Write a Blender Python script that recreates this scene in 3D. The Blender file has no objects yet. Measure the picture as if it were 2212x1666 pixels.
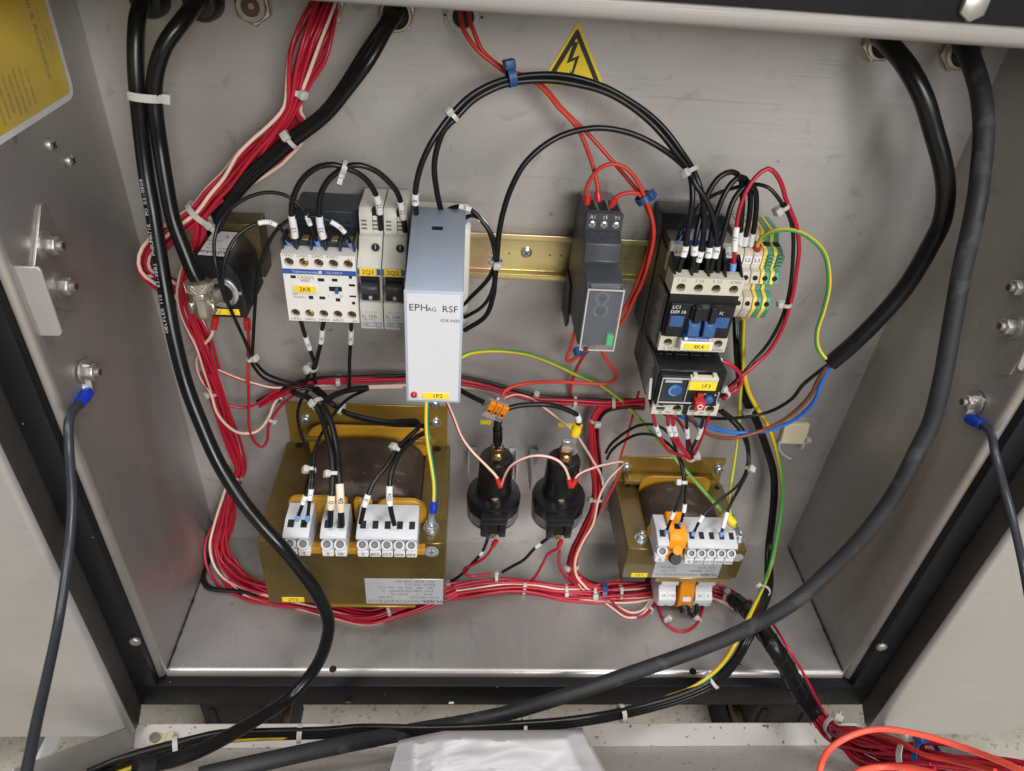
import bpy, bmesh, math, random
from mathutils import Vector, Matrix, noise

random.seed(7)
SC = bpy.context.scene
COL = SC.collection
S = 0.001                                  # the scene is written in millimetres

# ------------------------------------------------------------------ camera
# X right along the back panel, Y = 0 on the back panel (negative towards the viewer), Z = 0 on the cabinet floor
CAM = Vector((0.0, -470.0, 541.0))
RIGHT = Vector((0.99696504, -0.03819111, 0.06783911))
DOWN = Vector((0.0313157, -0.60105818, -0.79859151))
FWD = Vector((0.07127435, 0.79829224, -0.59803801))
F, CX, CY = 1569.14, 1106.0, 833.0         # focal length and centre measured on the photograph (2212 wide)
cam = bpy.data.objects.new('camera', bpy.data.cameras.new('camera'))
COL.objects.link(cam)
m3 = Matrix((RIGHT, -DOWN, -FWD)).transposed()
cam.matrix_world = Matrix.Translation(CAM * S) @ m3.to_4x4()
cam.data.sensor_width = 36.0
cam.data.lens = 36.0 * F / 2212.0
cam.data.clip_start = 0.01
cam.data.clip_end = 50.0
cam.data.dof.use_dof = True
cam.data.dof.focus_distance = 0.47
cam.data.dof.aperture_fstop = 13.0
SC.camera = cam

# ------------------------------------------------------------------ light
SC.view_settings.view_transform = 'Standard'
SC.view_settings.look = 'None'
SC.view_settings.gamma = 1.0
SC.view_settings.exposure = 0.04
W = bpy.data.worlds.new('World')
SC.world = W
W.use_nodes = True
bg = W.node_tree.nodes['Background']
bg.inputs['Color'].default_value = (0.95, 0.97, 1.0, 1)
bg.inputs['Strength'].default_value = 0.045
def area(name, loc, target, sx, sy, power, col=(1, 0.985, 0.965)):
    l = bpy.data.lights.new(name, 'AREA')
    l.shape = 'RECTANGLE'; l.size = sx; l.size_y = sy; l.energy = power; l.color = col
    o = bpy.data.objects.new(name, l); COL.objects.link(o)
    o.location = loc
    o.rotation_euler = (Vector(target) - Vector(loc)).to_track_quat('-Z', 'Y').to_euler()
    return o
area('ceiling_lamp', (-0.75, -0.75, 2.2), (0.0, -0.1, 0.2), 0.35, 1.3, 24)
area('ceiling_lamp', (0.85, -0.85, 2.2), (0.05, -0.1, 0.2), 0.35, 1.3, 24)
area('front_lamp', (0.48, -1.45, 0.95), (0.06, 0.0, 0.30), 0.75, 0.55, 24)
SC.cycles.max_bounces = 8
SC.cycles.diffuse_bounces = 4
SC.cycles.glossy_bounces = 4
SC.cycles.transparent_max_bounces = 12
SC.cycles.sample_clamp_indirect = 4.0

def at(x, y, Y):
    """Point of the photograph (2212 px wide) lying at depth Y (mm in front of the back panel)."""
    d = RIGHT * ((x - CX) / F) + DOWN * ((y - CY) / F) + FWD
    return CAM + d * ((Y - CAM.y) / d.y)
def at_z(x, y, z):
    d = RIGHT * ((x - CX) / F) + DOWN * ((y - CY) / F) + FWD
    return CAM + d * ((z - CAM.z) / d.z)
def pix(p):
    q = p - CAM
    w = q.dot(FWD)
    return (CX + F * q.dot(RIGHT) / w, CY + F * q.dot(DOWN) / w)

# ------------------------------------------------------------------ materials
def mat(name, col, rough=0.5, metal=0.0, spec=0.5, var=0.06, scale=60, bump=0.0, bscale=400, rvar=0.08, coat=0.0, trans=0.0, ior=1.45, stretch=(1, 1, 1), sss=0.0):
    m = bpy.data.materials.new(name); m.use_nodes = True
    nt = m.node_tree; N = nt.nodes; L = nt.links
    p = N['Principled BSDF']
    p.inputs['Metallic'].default_value = metal
    p.inputs['Specular IOR Level'].default_value = spec
    p.inputs['IOR'].default_value = ior
    p.inputs['Coat Weight'].default_value = coat
    p.inputs['Transmission Weight'].default_value = trans
    if sss:
        p.inputs['Subsurface Weight'].default_value = sss
        p.inputs['Subsurface Radius'].default_value = (0.004, 0.003, 0.002)
    tc = N.new('ShaderNodeNewGeometry')
    mp = N.new('ShaderNodeMapping'); mp.inputs['Scale'].default_value = stretch
    L.new(tc.outputs['Position'], mp.inputs['Vector'])
    n = N.new('ShaderNodeTexNoise'); n.inputs['Scale'].default_value = scale; n.inputs['Detail'].default_value = 5
    L.new(mp.outputs['Vector'], n.inputs['Vector'])
    mx = N.new('ShaderNodeMix'); mx.data_type = 'RGBA'
    L.new(n.outputs['Fac'], mx.inputs['Factor'])
    mx.inputs[6].default_value = (*[c * (1 - var * 2) for c in col], 1)
    mx.inputs[7].default_value = (*[min(1, c * (1 + var * 2)) for c in col], 1)
    L.new(mx.outputs[2], p.inputs['Base Color'])
    r = N.new('ShaderNodeMapRange')
    r.inputs['From Min'].default_value = 0.3; r.inputs['From Max'].default_value = 0.7
    r.inputs['To Min'].default_value = max(0.02, rough - rvar); r.inputs['To Max'].default_value = min(1, rough + rvar)
    L.new(n.outputs['Fac'], r.inputs['Value']); L.new(r.outputs['Result'], p.inputs['Roughness'])
    if bump:
        n2 = N.new('ShaderNodeTexNoise'); n2.inputs['Scale'].default_value = bscale; n2.inputs['Detail'].default_value = 3
        L.new(mp.outputs['Vector'], n2.inputs['Vector'])
        b = N.new('ShaderNodeBump'); b.inputs['Strength'].default_value = bump; b.inputs['Distance'].default_value = 0.0006
        L.new(n2.outputs['Fac'], b.inputs['Height']); L.new(b.outputs['Normal'], p.inputs['Normal'])
    return m

def specks(m, col, scale=250, thr=0.74, amount=1.0):
    """Small flecks of dirt of another colour on a material."""
    nt = m.node_tree; N = nt.nodes; L = nt.links; p = N['Principled BSDF']
    src = p.inputs['Base Color'].links[0].from_socket
    g = N.new('ShaderNodeNewGeometry')
    n = N.new('ShaderNodeTexNoise'); n.inputs['Scale'].default_value = scale; n.inputs['Detail'].default_value = 2
    L.new(g.outputs['Position'], n.inputs['Vector'])
    r = N.new('ShaderNodeMapRange'); r.inputs['From Min'].default_value = thr; r.inputs['From Max'].default_value = thr + 0.03
    r.inputs['To Max'].default_value = amount
    L.new(n.outputs['Fac'], r.inputs['Value'])
    mx = N.new('ShaderNodeMix'); mx.data_type = 'RGBA'
    L.new(r.outputs['Result'], mx.inputs['Factor']); L.new(src, mx.inputs[6]); mx.inputs[7].default_value = (*col, 1)
    L.new(mx.outputs[2], p.inputs['Base Color'])
    return m

def steel(name, col, rough, streak, stain=0.5, bump=0.12, metal=0.5):
    """Sheet steel: brushed grain along one axis, cloudy wiped smears, grime spots and a few scratches."""
    m = mat(name, col, rough, metal, var=0.0, rvar=0.0)
    nt = m.node_tree; N = nt.nodes; L = nt.links; p = N['Principled BSDF']
    g = N.new('ShaderNodeNewGeometry')
    def nz(sc, det, vec=None, dist=0.0):
        n = N.new('ShaderNodeTexNoise'); n.inputs['Scale'].default_value = sc; n.inputs['Detail'].default_value = det
        n.inputs['Distortion'].default_value = dist
        L.new(vec or g.outputs['Position'], n.inputs['Vector']); return n.outputs['Fac']
    def rng(v, a, b, c, d):
        r = N.new('ShaderNodeMapRange')
        for k, x in zip(('From Min', 'From Max', 'To Min', 'To Max'), (a, b, c, d)): r.inputs[k].default_value = x
        L.new(v, r.inputs['Value']); return r.outputs['Result']
    mp = N.new('ShaderNodeMapping'); mp.inputs['Scale'].default_value = streak
    L.new(g.outputs['Position'], mp.inputs['Vector'])
    grain = nz(1.0, 3, mp.outputs['Vector'])
    cloud = nz(9, 5, None, 0.6)
    smear = nz(32, 4, None, 2.2)
    spot = nz(75, 3)
    base = p.inputs['Base Color'].links[0].from_socket
    def mul(a, fac, colr):
        mx = N.new('ShaderNodeMix'); mx.data_type = 'RGBA'; mx.blend_type = 'MULTIPLY'
        L.new(fac, mx.inputs['Factor']); L.new(a, mx.inputs[6]); mx.inputs[7].default_value = (*colr, 1); return mx.outputs[2]
    c = mul(base, rng(nz(4.5, 3, None, 0.4), 0.42, 0.66, 0, 0.5 * stain), (0.68, 0.66, 0.64))
    c = mul(c, rng(cloud, 0.35, 0.72, 0, 0.5 * stain), (0.66, 0.63, 0.6))
    c = mul(c, rng(smear, 0.6, 0.78, 0, 0.6 * stain), (0.62, 0.6, 0.6))
    c = mul(c, rng(spot, 0.7, 0.78, 0, 0.8 * stain), (0.5, 0.46, 0.42))
    c = mul(c, rng(grain, 0.3, 0.7, 0, 0.22), (0.72, 0.72, 0.72))
    for rot, ax_ in ((0.35, 0), (-0.9, 1), (1.25, 2)):
        ms = N.new('ShaderNodeMapping'); ms.inputs['Rotation'].default_value = (0.2 * ax_, rot, rot * 0.7); ms.inputs['Scale'].default_value = (9, 9, 620)
        L.new(g.outputs['Position'], ms.inputs['Vector'])
        c = mul(c, rng(nz(1.0, 1, ms.outputs['Vector']), 0.735, 0.75, 0, 0.2 * stain), (0.62, 0.6, 0.58))
    L.new(c, p.inputs['Base Color'])
    a = N.new('ShaderNodeMath'); a.operation = 'ADD'
    L.new(rng(cloud, 0.3, 0.7, rough - 0.05, rough + 0.07), a.inputs[0]); L.new(rng(grain, 0.3, 0.7, -0.05, 0.05), a.inputs[1])
    L.new(a.outputs[0], p.inputs['Roughness'])
    b = N.new('ShaderNodeBump'); b.inputs['Strength'].default_value = bump; b.inputs['Distance'].default_value = 0.0003
    L.new(grain, b.inputs['Height']); L.new(b.outputs['Normal'], p.inputs['Normal'])
    return m

def clear(name, tint=(0.9, 0.92, 0.95), fac=0.03, rough=0.10):
    """Clear moulded plastic: mostly see-through with a pale gloss."""
    m = bpy.data.materials.new(name); m.use_nodes = True
    nt = m.node_tree; N = nt.nodes; L = nt.links
    N.remove(N['Principled BSDF'])
    t = N.new('ShaderNodeBsdfTransparent'); t.inputs['Color'].default_value = (*tint, 1)
    pb = N.new('ShaderNodeBsdfPrincipled'); pb.inputs['Base Color'].default_value = (0.75, 0.77, 0.8, 1); pb.inputs['Roughness'].default_value = rough
    lw = N.new('ShaderNodeLayerWeight'); lw.inputs['Blend'].default_value = 0.35
    a = N.new('ShaderNodeMath'); a.operation = 'MULTIPLY_ADD'
    L.new(lw.outputs['Facing'], a.inputs[0]); a.inputs[1].default_value = 0.22; a.inputs[2].default_value = fac
    mx = N.new('ShaderNodeMixShader')
    L.new(a.outputs[0], mx.inputs[0]); L.new(t.outputs[0], mx.inputs[1]); L.new(pb.outputs[0], mx.inputs[2])
    L.new(mx.outputs[0], N['Material Output'].inputs['Surface'])
    return m

M = {}
M['wall'] = steel('sheet_steel', (0.54, 0.518, 0.505), 0.40, (12, 12, 900), 1.1, 0.06, 0.55)
M['floor_sheet'] = steel('floor_sheet_steel', (0.50, 0.48, 0.468), 0.34, (700, 14, 14), 0.9, 0.08, 0.65)
M['side'] = steel('side_sheet_steel', (0.50, 0.475, 0.46), 0.40, (14, 700, 10), 0.8, 0.06, 0.8)
M['panel'] = steel('brushed_steel', (0.47, 0.455, 0.442), 0.42, (16, 16, 1400), 0.35, 0.3)
M['dark_flange'] = steel('smudged_steel', (0.20, 0.19, 0.18), 0.40, (14, 14, 14), 1.6, 0.1, 0.8)
M['tray'] = specks(mat('white_grey_enamel', (0.62, 0.58, 0.55), 0.42, var=0.05, scale=20), (0.16, 0.08, 0.03), 210, 0.665, 0.9)
M['frame'] = specks(mat('black_powder_coat', (0.006, 0.0064, 0.008), 0.5, spec=0.35, var=0.1, scale=30, bump=0.25, bscale=900), (0.3, 0.24, 0.17), 260, 0.75, 0.7)
M['seal'] = mat('black_seal', (0.01, 0.01, 0.013), 0.65)
M['concrete'] = specks(specks(mat('concrete', (0.46, 0.42, 0.35), 0.8, var=0.12, scale=35, bump=0.3, bscale=300), (0.2, 0.17, 0.13), 190, 0.62, 0.6), (0.66, 0.63, 0.58), 330, 0.66, 0.7)
M['cable'] = mat('black_cable_jacket', (0.006, 0.0062, 0.007), 0.30, spec=0.38, var=0.1, scale=40, bump=0.08, bscale=120)
M['cable_dull'] = specks(mat('dusty_rubber_cable', (0.019, 0.020, 0.0235), 0.6, var=0.3, scale=35, bump=0.4, bscale=160, rvar=0.12), (0.055, 0.056, 0.06), 70, 0.6, 0.5)
M['cable_grey'] = mat('blue_black_cable', (0.026, 0.030, 0.038), 0.36, var=0.08)
M['wire_black'] = mat('black_wire_pvc', (0.007, 0.0072, 0.008), 0.36, spec=0.4, var=0.05)
M['wire_red'] = mat('crimson_wire_pvc', (0.40, 0.010, 0.030), 0.36, var=0.05, scale=30)
M['wire_orange'] = mat('orange_red_silicone', (0.50, 0.036, 0.022), 0.5, var=0.05)
M['wire_coral'] = mat('coral_wire', (0.85, 0.10, 0.06), 0.45, var=0.04)
M['wire_pink'] = mat('pale_pink_wire', (0.72, 0.52, 0.43), 0.42, var=0.05)
M['yellow_w'] = mat('yellow_wire', (0.72, 0.48, 0.02), 0.4, var=0.04)
M['green_w'] = mat('green_wire', (0.07, 0.30, 0.06), 0.4, var=0.04)
M['teal_w'] = mat('teal_wire', (0.02, 0.30, 0.15), 0.4, var=0.04)
M['blue_w'] = mat('blue_wire', (0.02, 0.16, 0.62), 0.4, var=0.04)
M['brown_w'] = mat('brown_wire', (0.20, 0.065, 0.03), 0.42, var=0.05)
M['ferrule_blue'] = mat('pale_blue_ferrule', (0.16, 0.32, 0.70), 0.45)
M['lug_blue'] = mat('deep_blue_lug', (0.006, 0.03, 0.33), 0.35)
M['lug_red'] = mat('red_lug', (0.50, 0.02, 0.02), 0.4)
M['lug_yellow'] = mat('yellow_lug', (0.78, 0.52, 0.01), 0.4)
M['white'] = mat('white_marker', (0.74, 0.74, 0.74), 0.5, var=0.03)
M['cream'] = mat('cream_marker', (0.76, 0.62, 0.46), 0.5, var=0.03)
M['tie'] = mat('natural_nylon', (0.47, 0.46, 0.43), 0.4, var=0.06, sss=0.15)
M['tie_blue'] = mat('blue_nylon', (0.015, 0.07, 0.20), 0.4)
M['ivory'] = mat('ivory_nylon', (0.66, 0.60, 0.42), 0.45, sss=0.1)
M['white_plastic'] = mat('white_plastic', (0.72, 0.70, 0.665), 0.42, var=0.02)
M['beige'] = mat('beige_plastic', (0.56, 0.53, 0.43), 0.45, var=0.03)
M['stone'] = mat('pale_stone_plastic', (0.63, 0.61, 0.54), 0.45, var=0.03)
M['slate'] = mat('slate_plastic', (0.022, 0.030, 0.040), 0.45, var=0.05)
M['charcoal'] = mat('charcoal_plastic', (0.045, 0.050, 0.058), 0.42, var=0.05, bump=0.1, bscale=1500)
M['black'] = mat('black_plastic', (0.0095, 0.0095, 0.0105), 0.42, var=0.06)
M['black_gloss'] = mat('black_cast_resin', (0.008, 0.008, 0.009), 0.27, coat=0.2, var=0.2, bump=0.15, bscale=300, rvar=0.12)
M['dark'] = mat('dark_recess', (0.006, 0.006, 0.006), 0.7)
M['greybox'] = mat('blue_grey_plastic', (0.235, 0.275, 0.335), 0.42, var=0.03)
M['greyrim'] = mat('pale_blue_grey_plastic', (0.36, 0.41, 0.48), 0.4, var=0.03)
M['plate'] = mat('pale_front_label', (0.57, 0.575, 0.605), 0.38, var=0.03, scale=25)
M['yellow'] = mat('yellow_label', (0.86, 0.62, 0.025), 0.42, var=0.02)
M['ink'] = mat('black_ink', (0.02, 0.02, 0.022), 0.5)
M['ink_grey'] = mat('grey_ink', (0.16, 0.15, 0.15), 0.5)
M['ink_blue'] = mat('blue_ink', (0.03, 0.10, 0.32), 0.5)
M['ink_pale'] = mat('pale_ink', (0.55, 0.57, 0.6), 0.5)
M['blue_bar'] = mat('blue_print', (0.03, 0.085, 0.34), 0.4)
M['blue_part'] = mat('blue_plastic', (0.03, 0.095, 0.25), 0.42)
M['rail'] = mat('yellow_chromate_zinc', (0.70, 0.56, 0.20), 0.30, 0.85, var=0.1, scale=14, stretch=(1, 1, 4))
M['bronze'] = specks(mat('bronze_lacquer', (0.135, 0.094, 0.027), 0.36, 0.4, var=0.22, scale=26, coat=0.35, bump=0.10, bscale=240, rvar=0.14), (0.30, 0.2, 0.08), 140, 0.73, 0.5)
M['bronze_edge'] = mat('gold_lacquer', (0.29, 0.18, 0.032), 0.34, 0.45, var=0.12, scale=25, coat=0.3)
M['coil'] = specks(mat('varnished_coil_wrap', (0.047, 0.030, 0.021), 0.5, var=0.4, scale=45, bump=0.6, bscale=160, rvar=0.2, stretch=(1, 1, 1)), (0.13, 0.09, 0.06), 120, 0.64, 0.6)
M['bobbin'] = mat('amber_bobbin', (0.44, 0.225, 0.018), 0.35, var=0.08, sss=0.1)
M['copper'] = mat('copper_winding', (0.45, 0.16, 0.07), 0.35, 0.8)
M['term_grey'] = mat('light_grey_terminal', (0.50, 0.515, 0.54), 0.42, var=0.02)
M['term_white'] = mat('pale_terminal', (0.64, 0.655, 0.68), 0.42, var=0.02)
M['band'] = mat('worn_band', (0.15, 0.14, 0.145), 0.5, var=0.4, scale=150)
M['orange'] = mat('orange_fuse_holder', (0.80, 0.28, 0.006), 0.4, var=0.03)
M['orange_lever'] = mat('orange_lever', (0.85, 0.25, 0.004), 0.35)
M['brass'] = mat('brass', (0.55, 0.40, 0.17), 0.3, 0.95, var=0.15, scale=300)
M['olive_brass'] = mat('olive_brass', (0.17, 0.13, 0.07), 0.42, 0.8, var=0.2, scale=120)
M['brass_dark'] = mat('dull_brass', (0.22, 0.13, 0.07), 0.38, 0.9, var=0.25, scale=200)
M['zinc'] = mat('zinc_screw', (0.56, 0.585, 0.60), 0.32, 0.9, var=0.12, scale=300)
M['nickel'] = mat('nickel_plate', (0.52, 0.48, 0.41), 0.34, 0.9, var=0.1, scale=150)
M['bolt'] = mat('stainless_bolt', (0.40, 0.385, 0.36), 0.42, 0.8, var=0.12, scale=200)
M['bracket'] = steel('bracket_steel', (0.50, 0.475, 0.45), 0.40, (20, 20, 20), 0.6, 0.06, 0.85)
M['rubber_brown'] = mat('brown_rubber', (0.11, 0.06, 0.03), 0.7, var=0.2)
M['ral_grey'] = mat('grey_gland_plastic', (0.42, 0.42, 0.41), 0.45)
M['green_t'] = mat('green_terminal', (0.085, 0.30, 0.19), 0.5)
M['yellow_t'] = mat('yellow_terminal', (0.78, 0.60, 0.10), 0.5)
M['beige_t'] = mat('sand_terminal', (0.55, 0.49, 0.41), 0.45)
M['red_btn'] = mat('red_button', (0.42, 0.025, 0.025), 0.4)
M['green_btn'] = mat('green_tab', (0.02, 0.55, 0.14), 0.4)
M['led'] = mat('red_lens', (0.35, 0.005, 0.015), 0.15, coat=0.6)
M['silver_label'] = mat('silver_label', (0.50, 0.51, 0.535), 0.36, 0.25, var=0.1, scale=25)
M['clear'] = clear('clear_cover')
M['clear_body'] = clear('clear_connector', (0.86, 0.84, 0.84), 0.22, 0.1)
M['bag'] = mat('frosted_film', (0.70, 0.69, 0.71), 0.5, var=0.05, scale=18)
M['sticker'] = mat('faded_yellow_sticker', (0.52, 0.37, 0.035), 0.35, var=0.12, scale=28, coat=0.4)
M['sticker_edge'] = mat('white_sticker_margin', (0.55, 0.54, 0.56), 0.35)
def rail_colour():
    m = M['rail']; nt = m.node_tree; N = nt.nodes; L = nt.links; p = N['Principled BSDF']
    g = N.new('ShaderNodeNewGeometry'); n = N.new('ShaderNodeTexNoise'); n.inputs['Scale'].default_value = 22; n.inputs['Detail'].default_value = 2
    L.new(g.outputs['Position'], n.inputs['Vector'])
    r = N.new('ShaderNodeValToRGB'); e = r.color_ramp.elements
    e[0].position = 0.32; e[0].color = (0.78, 0.56, 0.36, 1)
    e[1].position = 0.68; e[1].color = (0.62, 0.68, 0.37, 1)
    k = e.new(0.5); k.color = (0.82, 0.70, 0.32, 1)
    L.new(n.outputs['Fac'], r.inputs['Fac']); L.new(r.outputs['Color'], p.inputs['Base Color'])
rail_colour()
M['wood'] = mat('dirty_brown_pad', (0.16, 0.10, 0.055), 0.8, var=0.35, scale=70)

# ------------------------------------------------------------------ mesh helpers (millimetres in, metres out)
WLOC = {}
FONT = {}
def font_mesh(s):
    if s not in FONT:
        c = bpy.data.curves.new('t', 'FONT'); c.body = s; c.align_x = 'CENTER'; c.align_y = 'CENTER'; c.size = 1.0; c.resolution_u = 2
        o = bpy.data.objects.new('t', c)
        me = o.to_mesh()
        FONT[s] = ([v.co.copy() for v in me.vertices], [tuple(p.vertices) for p in me.polygons])
        o.to_mesh_clear(); bpy.data.objects.remove(o); bpy.data.curves.remove(c)
    return FONT[s]
X_, Y_, Z_ = Vector((1, 0, 0)), Vector((0, 1, 0)), Vector((0, 0, 1))
class MB:
    def __init__(self): self.v, self.f, self.m = [], [], []
    def add(self, vs, fs, mi=0):
        b = len(self.v); self.v += [Vector(p) for p in vs]
        for k, f in enumerate(fs):
            self.f.append([b + i for i in f]); self.m.append(mi[k] if isinstance(mi, list) else mi)
        return self
    def box(self, x0, x1, y0, y1, z0, z1, mi=0):
        x0, x1 = sorted((x0, x1)); y0, y1 = sorted((y0, y1)); z0, z1 = sorted((z0, z1))
        v = [(x, y, z) for z in (z0, z1) for y in (y0, y1) for x in (x0, x1)]
        return self.add(v, [(0, 2, 3, 1), (4, 5, 7, 6), (0, 1, 5, 4), (2, 6, 7, 3), (0, 4, 6, 2), (1, 3, 7, 5)], mi)
    def obox(self, c, ax, ay, az, hx, hy, hz, mi=0):
        """Box with its own axes."""
        c = Vector(c)
        v = [c + ax * (sx * hx) + ay * (sy * hy) + az * (sz * hz) for sz in (-1, 1) for sy in (-1, 1) for sx in (-1, 1)]
        return self.add(v, [(0, 2, 3, 1), (4, 5, 7, 6), (0, 1, 5, 4), (2, 6, 7, 3), (0, 4, 6, 2), (1, 3, 7, 5)], mi)
    def prism(self, prof, lo, hi, axis='x', mi=0):
        """Closed outline extruded: axis x takes (y, z) points, y takes (x, z), z takes (x, y)."""
        n = len(prof)
        P = {'x': lambda a, b, t: (t, a, b), 'y': lambda a, b, t: (a, t, b), 'z': lambda a, b, t: (a, b, t)}[axis]
        v = [P(a, b, lo) for a, b in prof] + [P(a, b, hi) for a, b in prof]
        fs = [tuple(range(n))[::-1], tuple(range(n, 2 * n))] + [(i, (i + 1) % n, n + (i + 1) % n, n + i) for i in range(n)]
        return self.add(v, fs, mi)
    def lathe(self, o, ax, prof, seg=20, mi=0, phase=0.0, caps=True):
        """prof: (height along ax, radius); mi may be a list with one index for each ring."""
        o = Vector(o); ax = Vector(ax).normalized()
        u = ax.orthogonal().normalized()
        if abs(ax.y) > 0.9: u = Vector((1, 0, 0))
        w = ax.cross(u)
        v = []; n = len(prof)
        for h, r in prof:
            for k in range(seg):
                a = phase + 2 * math.pi * k / seg
                v.append(o + ax * h + (u * math.cos(a) + w * math.sin(a)) * r)
        fs, ms = [], []
        for i in range(n - 1):
            for k in range(seg):
                fs.append((i * seg + k, i * seg + (k + 1) % seg, (i + 1) * seg + (k + 1) % seg, (i + 1) * seg + k))
                ms.append(mi[i] if isinstance(mi, list) else mi)
        if caps:
            fs += [tuple(range(seg))[::-1], tuple(range((n - 1) * seg, n * seg))]
            ms += [mi[0], mi[-1]] if isinstance(mi, list) else [mi, mi]
        return self.add(v, fs, ms)
    def cyl(self, a, b, r, seg=16, mi=0, r2=None, phase=0.0):
        a, b = Vector(a), Vector(b)
        return self.lathe(a, b - a, [(0, r), ((b - a).length, r if r2 is None else r2)], seg, mi, phase)
    def tube(self, pts, r, seg=8, mi=0, twist=0.0, caps=True, face=None):
        """Round tube through points; mi may be a list with one index for each side."""
        pts = [Vector(p) for p in pts]; n = len(pts)
        T = []
        for i in range(n):
            t = pts[min(i + 1, n - 1)] - pts[max(i - 1, 0)]
            T.append(t.normalized() if t.length > 1e-9 else Vector((0, 0, 1)))
        u = T[0].orthogonal().normalized()
        v = []; ang = 0.0
        for i in range(n):
            u = (u - T[i] * u.dot(T[i])).normalized()
            w = T[i].cross(u)
            if i: ang += twist * (pts[i] - pts[i - 1]).length
            if face is not None:
                q = Vector((0, -0.78, 0.62)).cross(T[i])
                if q.length > 0.35: u = q.normalized(); w = T[i].cross(u)
                if i == 0: ang = face
            rr = r[i] if isinstance(r, list) else r
            for k in range(seg):
                a = ang + 2 * math.pi * k / seg
                v.append(pts[i] + (u * math.cos(a) + w * math.sin(a)) * rr)
        fs, ms = [], []
        for i in range(n - 1):
            for k in range(seg):
                fs.append((i * seg + k, i * seg + (k + 1) % seg, (i + 1) * seg + (k + 1) % seg, (i + 1) * seg + k))
                ms.append(mi[k] if isinstance(mi, list) else mi)
        if caps:
            fs += [tuple(range(seg))[::-1], tuple(range((n - 1) * seg, n * seg))]
            ms += [mi[0] if isinstance(mi, list) else mi] * 2
        return self.add(v, fs, ms)
    def holed(self, x0, x1, z0, z1, Y, r, depth, cx=None, cz=None, mi=0, hole=1, seg=4):
        """Front-facing plate with one round hole that goes back by depth."""
        cx = (x0 + x1) / 2 if cx is None else cx; cz = (z0 + z1) / 2 if cz is None else cz
        c = [(x0, z0), (x1, z0), (x1, z1), (x0, z1)]; out = []
        for i in range(4):
            a, b = c[i], c[(i + 1) % 4]
            out += [(a[0] + (b[0] - a[0]) * k / seg, a[1] + (b[1] - a[1]) * k / seg) for k in range(seg)]
        n = len(out); inn = []
        for x, z in out:
            a = math.atan2(z - cz, x - cx); inn.append((cx + r * math.cos(a), cz + r * math.sin(a)))
        v = [(x, Y, z) for x, z in out] + [(x, Y, z) for x, z in inn] + [(x, Y + depth, z) for x, z in inn]
        fs = [(i, (i + 1) % n, n + (i + 1) % n, n + i) for i in range(n)] + [(n + i, n + (i + 1) % n, 2 * n + (i + 1) % n, 2 * n + i) for i in range(n)] + [tuple(range(2 * n, 3 * n))]
        return self.add(v, fs, [mi] * (2 * n) + [hole])
    def text(self, s, h, pos, ex=X_, ey=Z_, mi=0, wide=1.0, bold=0):
        vs, fs = font_mesh(s); k = h / 0.69
        pos = Vector(pos)
        return self.add([pos + ex * (p.x * k * wide) + ey * (p.y * k) for p in vs], fs, mi)
    def build(self, name, mats, parent=None, bevel=0.0, seg=1, angle=40, at_=None):
        if not isinstance(mats, (list, tuple)): mats = [mats]
        if parent is not None: o0 = WLOC[parent.name]
        elif at_ is not None: o0 = Vector(at_)
        else:
            lo = Vector([min(p[i] for p in self.v) for i in range(3)]); hi = Vector([max(p[i] for p in self.v) for i in range(3)])
            o0 = (lo + hi) / 2
        me = bpy.data.meshes.new(name)
        me.from_pydata([(p - o0) * S for p in self.v], [], self.f)
        me.polygons.foreach_set('material_index', self.m)
        for q in mats: me.materials.append(M[q] if isinstance(q, str) else q)
        bm = bmesh.new(); bm.from_mesh(me)
        bmesh.ops.recalc_face_normals(bm, faces=bm.faces)
        if bevel:
            ed = [e for e in bm.edges if len(e.link_faces) == 2 and e.calc_face_angle(0) > math.radians(35)]
            bmesh.ops.bevel(bm, geom=ed, offset=bevel * S, segments=seg, affect='EDGES', profile=0.5, clamp_overlap=True)
        bm.to_mesh(me); bm.free()
        for p in me.polygons: p.use_smooth = True
        me.set_sharp_from_angle(angle=math.radians(angle))
        o = bpy.data.objects.new(name, me); COL.objects.link(o)
        if parent is not None: o.parent = parent; WLOC[o.name] = o0
        else: o.location = o0 * S; WLOC[o.name] = o0
        return o
def tag(o, label=None, cat=None, group=None, kind=None):
    for k, v in (('label', label), ('category', cat), ('group', group), ('kind', kind)):
        if v: o[k] = v
    return o
def thing(name, label, cat, loc, group=None):
    o = bpy.data.objects.new(name, None); COL.objects.link(o)
    o.empty_display_size = 0.005
    o.location = Vector(loc) * S; WLOC[o.name] = Vector(loc)
    return tag(o, label, cat, group)
def copy_thing(root, loc, label, parts_label=None):
    """A copy of a thing with copies of its parts and sub-parts (meshes shared)."""
    r = root.copy(); COL.objects.link(r); r.location = Vector(loc) * S; r['label'] = label; WLOC[r.name] = Vector(loc)
    def kids(a, b):
        for ch in list(a.children):
            c = ch.copy(); COL.objects.link(c); c.parent = b; WLOC[c.name] = Vector(loc); kids(ch, c)
    kids(root, r)
    return r
def prt(fn, name, mats, parent, bevel=0.0, **k):
    b = MB(); fn(b); return b.build(name, mats, parent, bevel, **k)
def box_part(name, mats, parent, b6, bevel=0.3, seg=1):
    return MB().box(*b6).build(name, mats, parent, bevel, seg)
def screw_head(b, p, n, r, h=1.2, cross=True, mi=0, mi2=1):
    """Domed screw head with a cross recess."""
    n = Vector(n).normalized(); p = Vector(p)
    b.lathe(p, n, [(0, r), (h * 0.5, r), (h * 0.85, r * 0.8), (h, r * 0.45)], 14, mi)
    u = n.orthogonal().normalized(); w = n.cross(u)
    for a, c in (((u, w), (w, u)) if cross else ((((u + w * 0.6).normalized()), (w - u * 0.6).normalized()),)):
        b.obox(p + n * h, a, c, n, r * 0.62, r * 0.13, 0.12, mi2)
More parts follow.
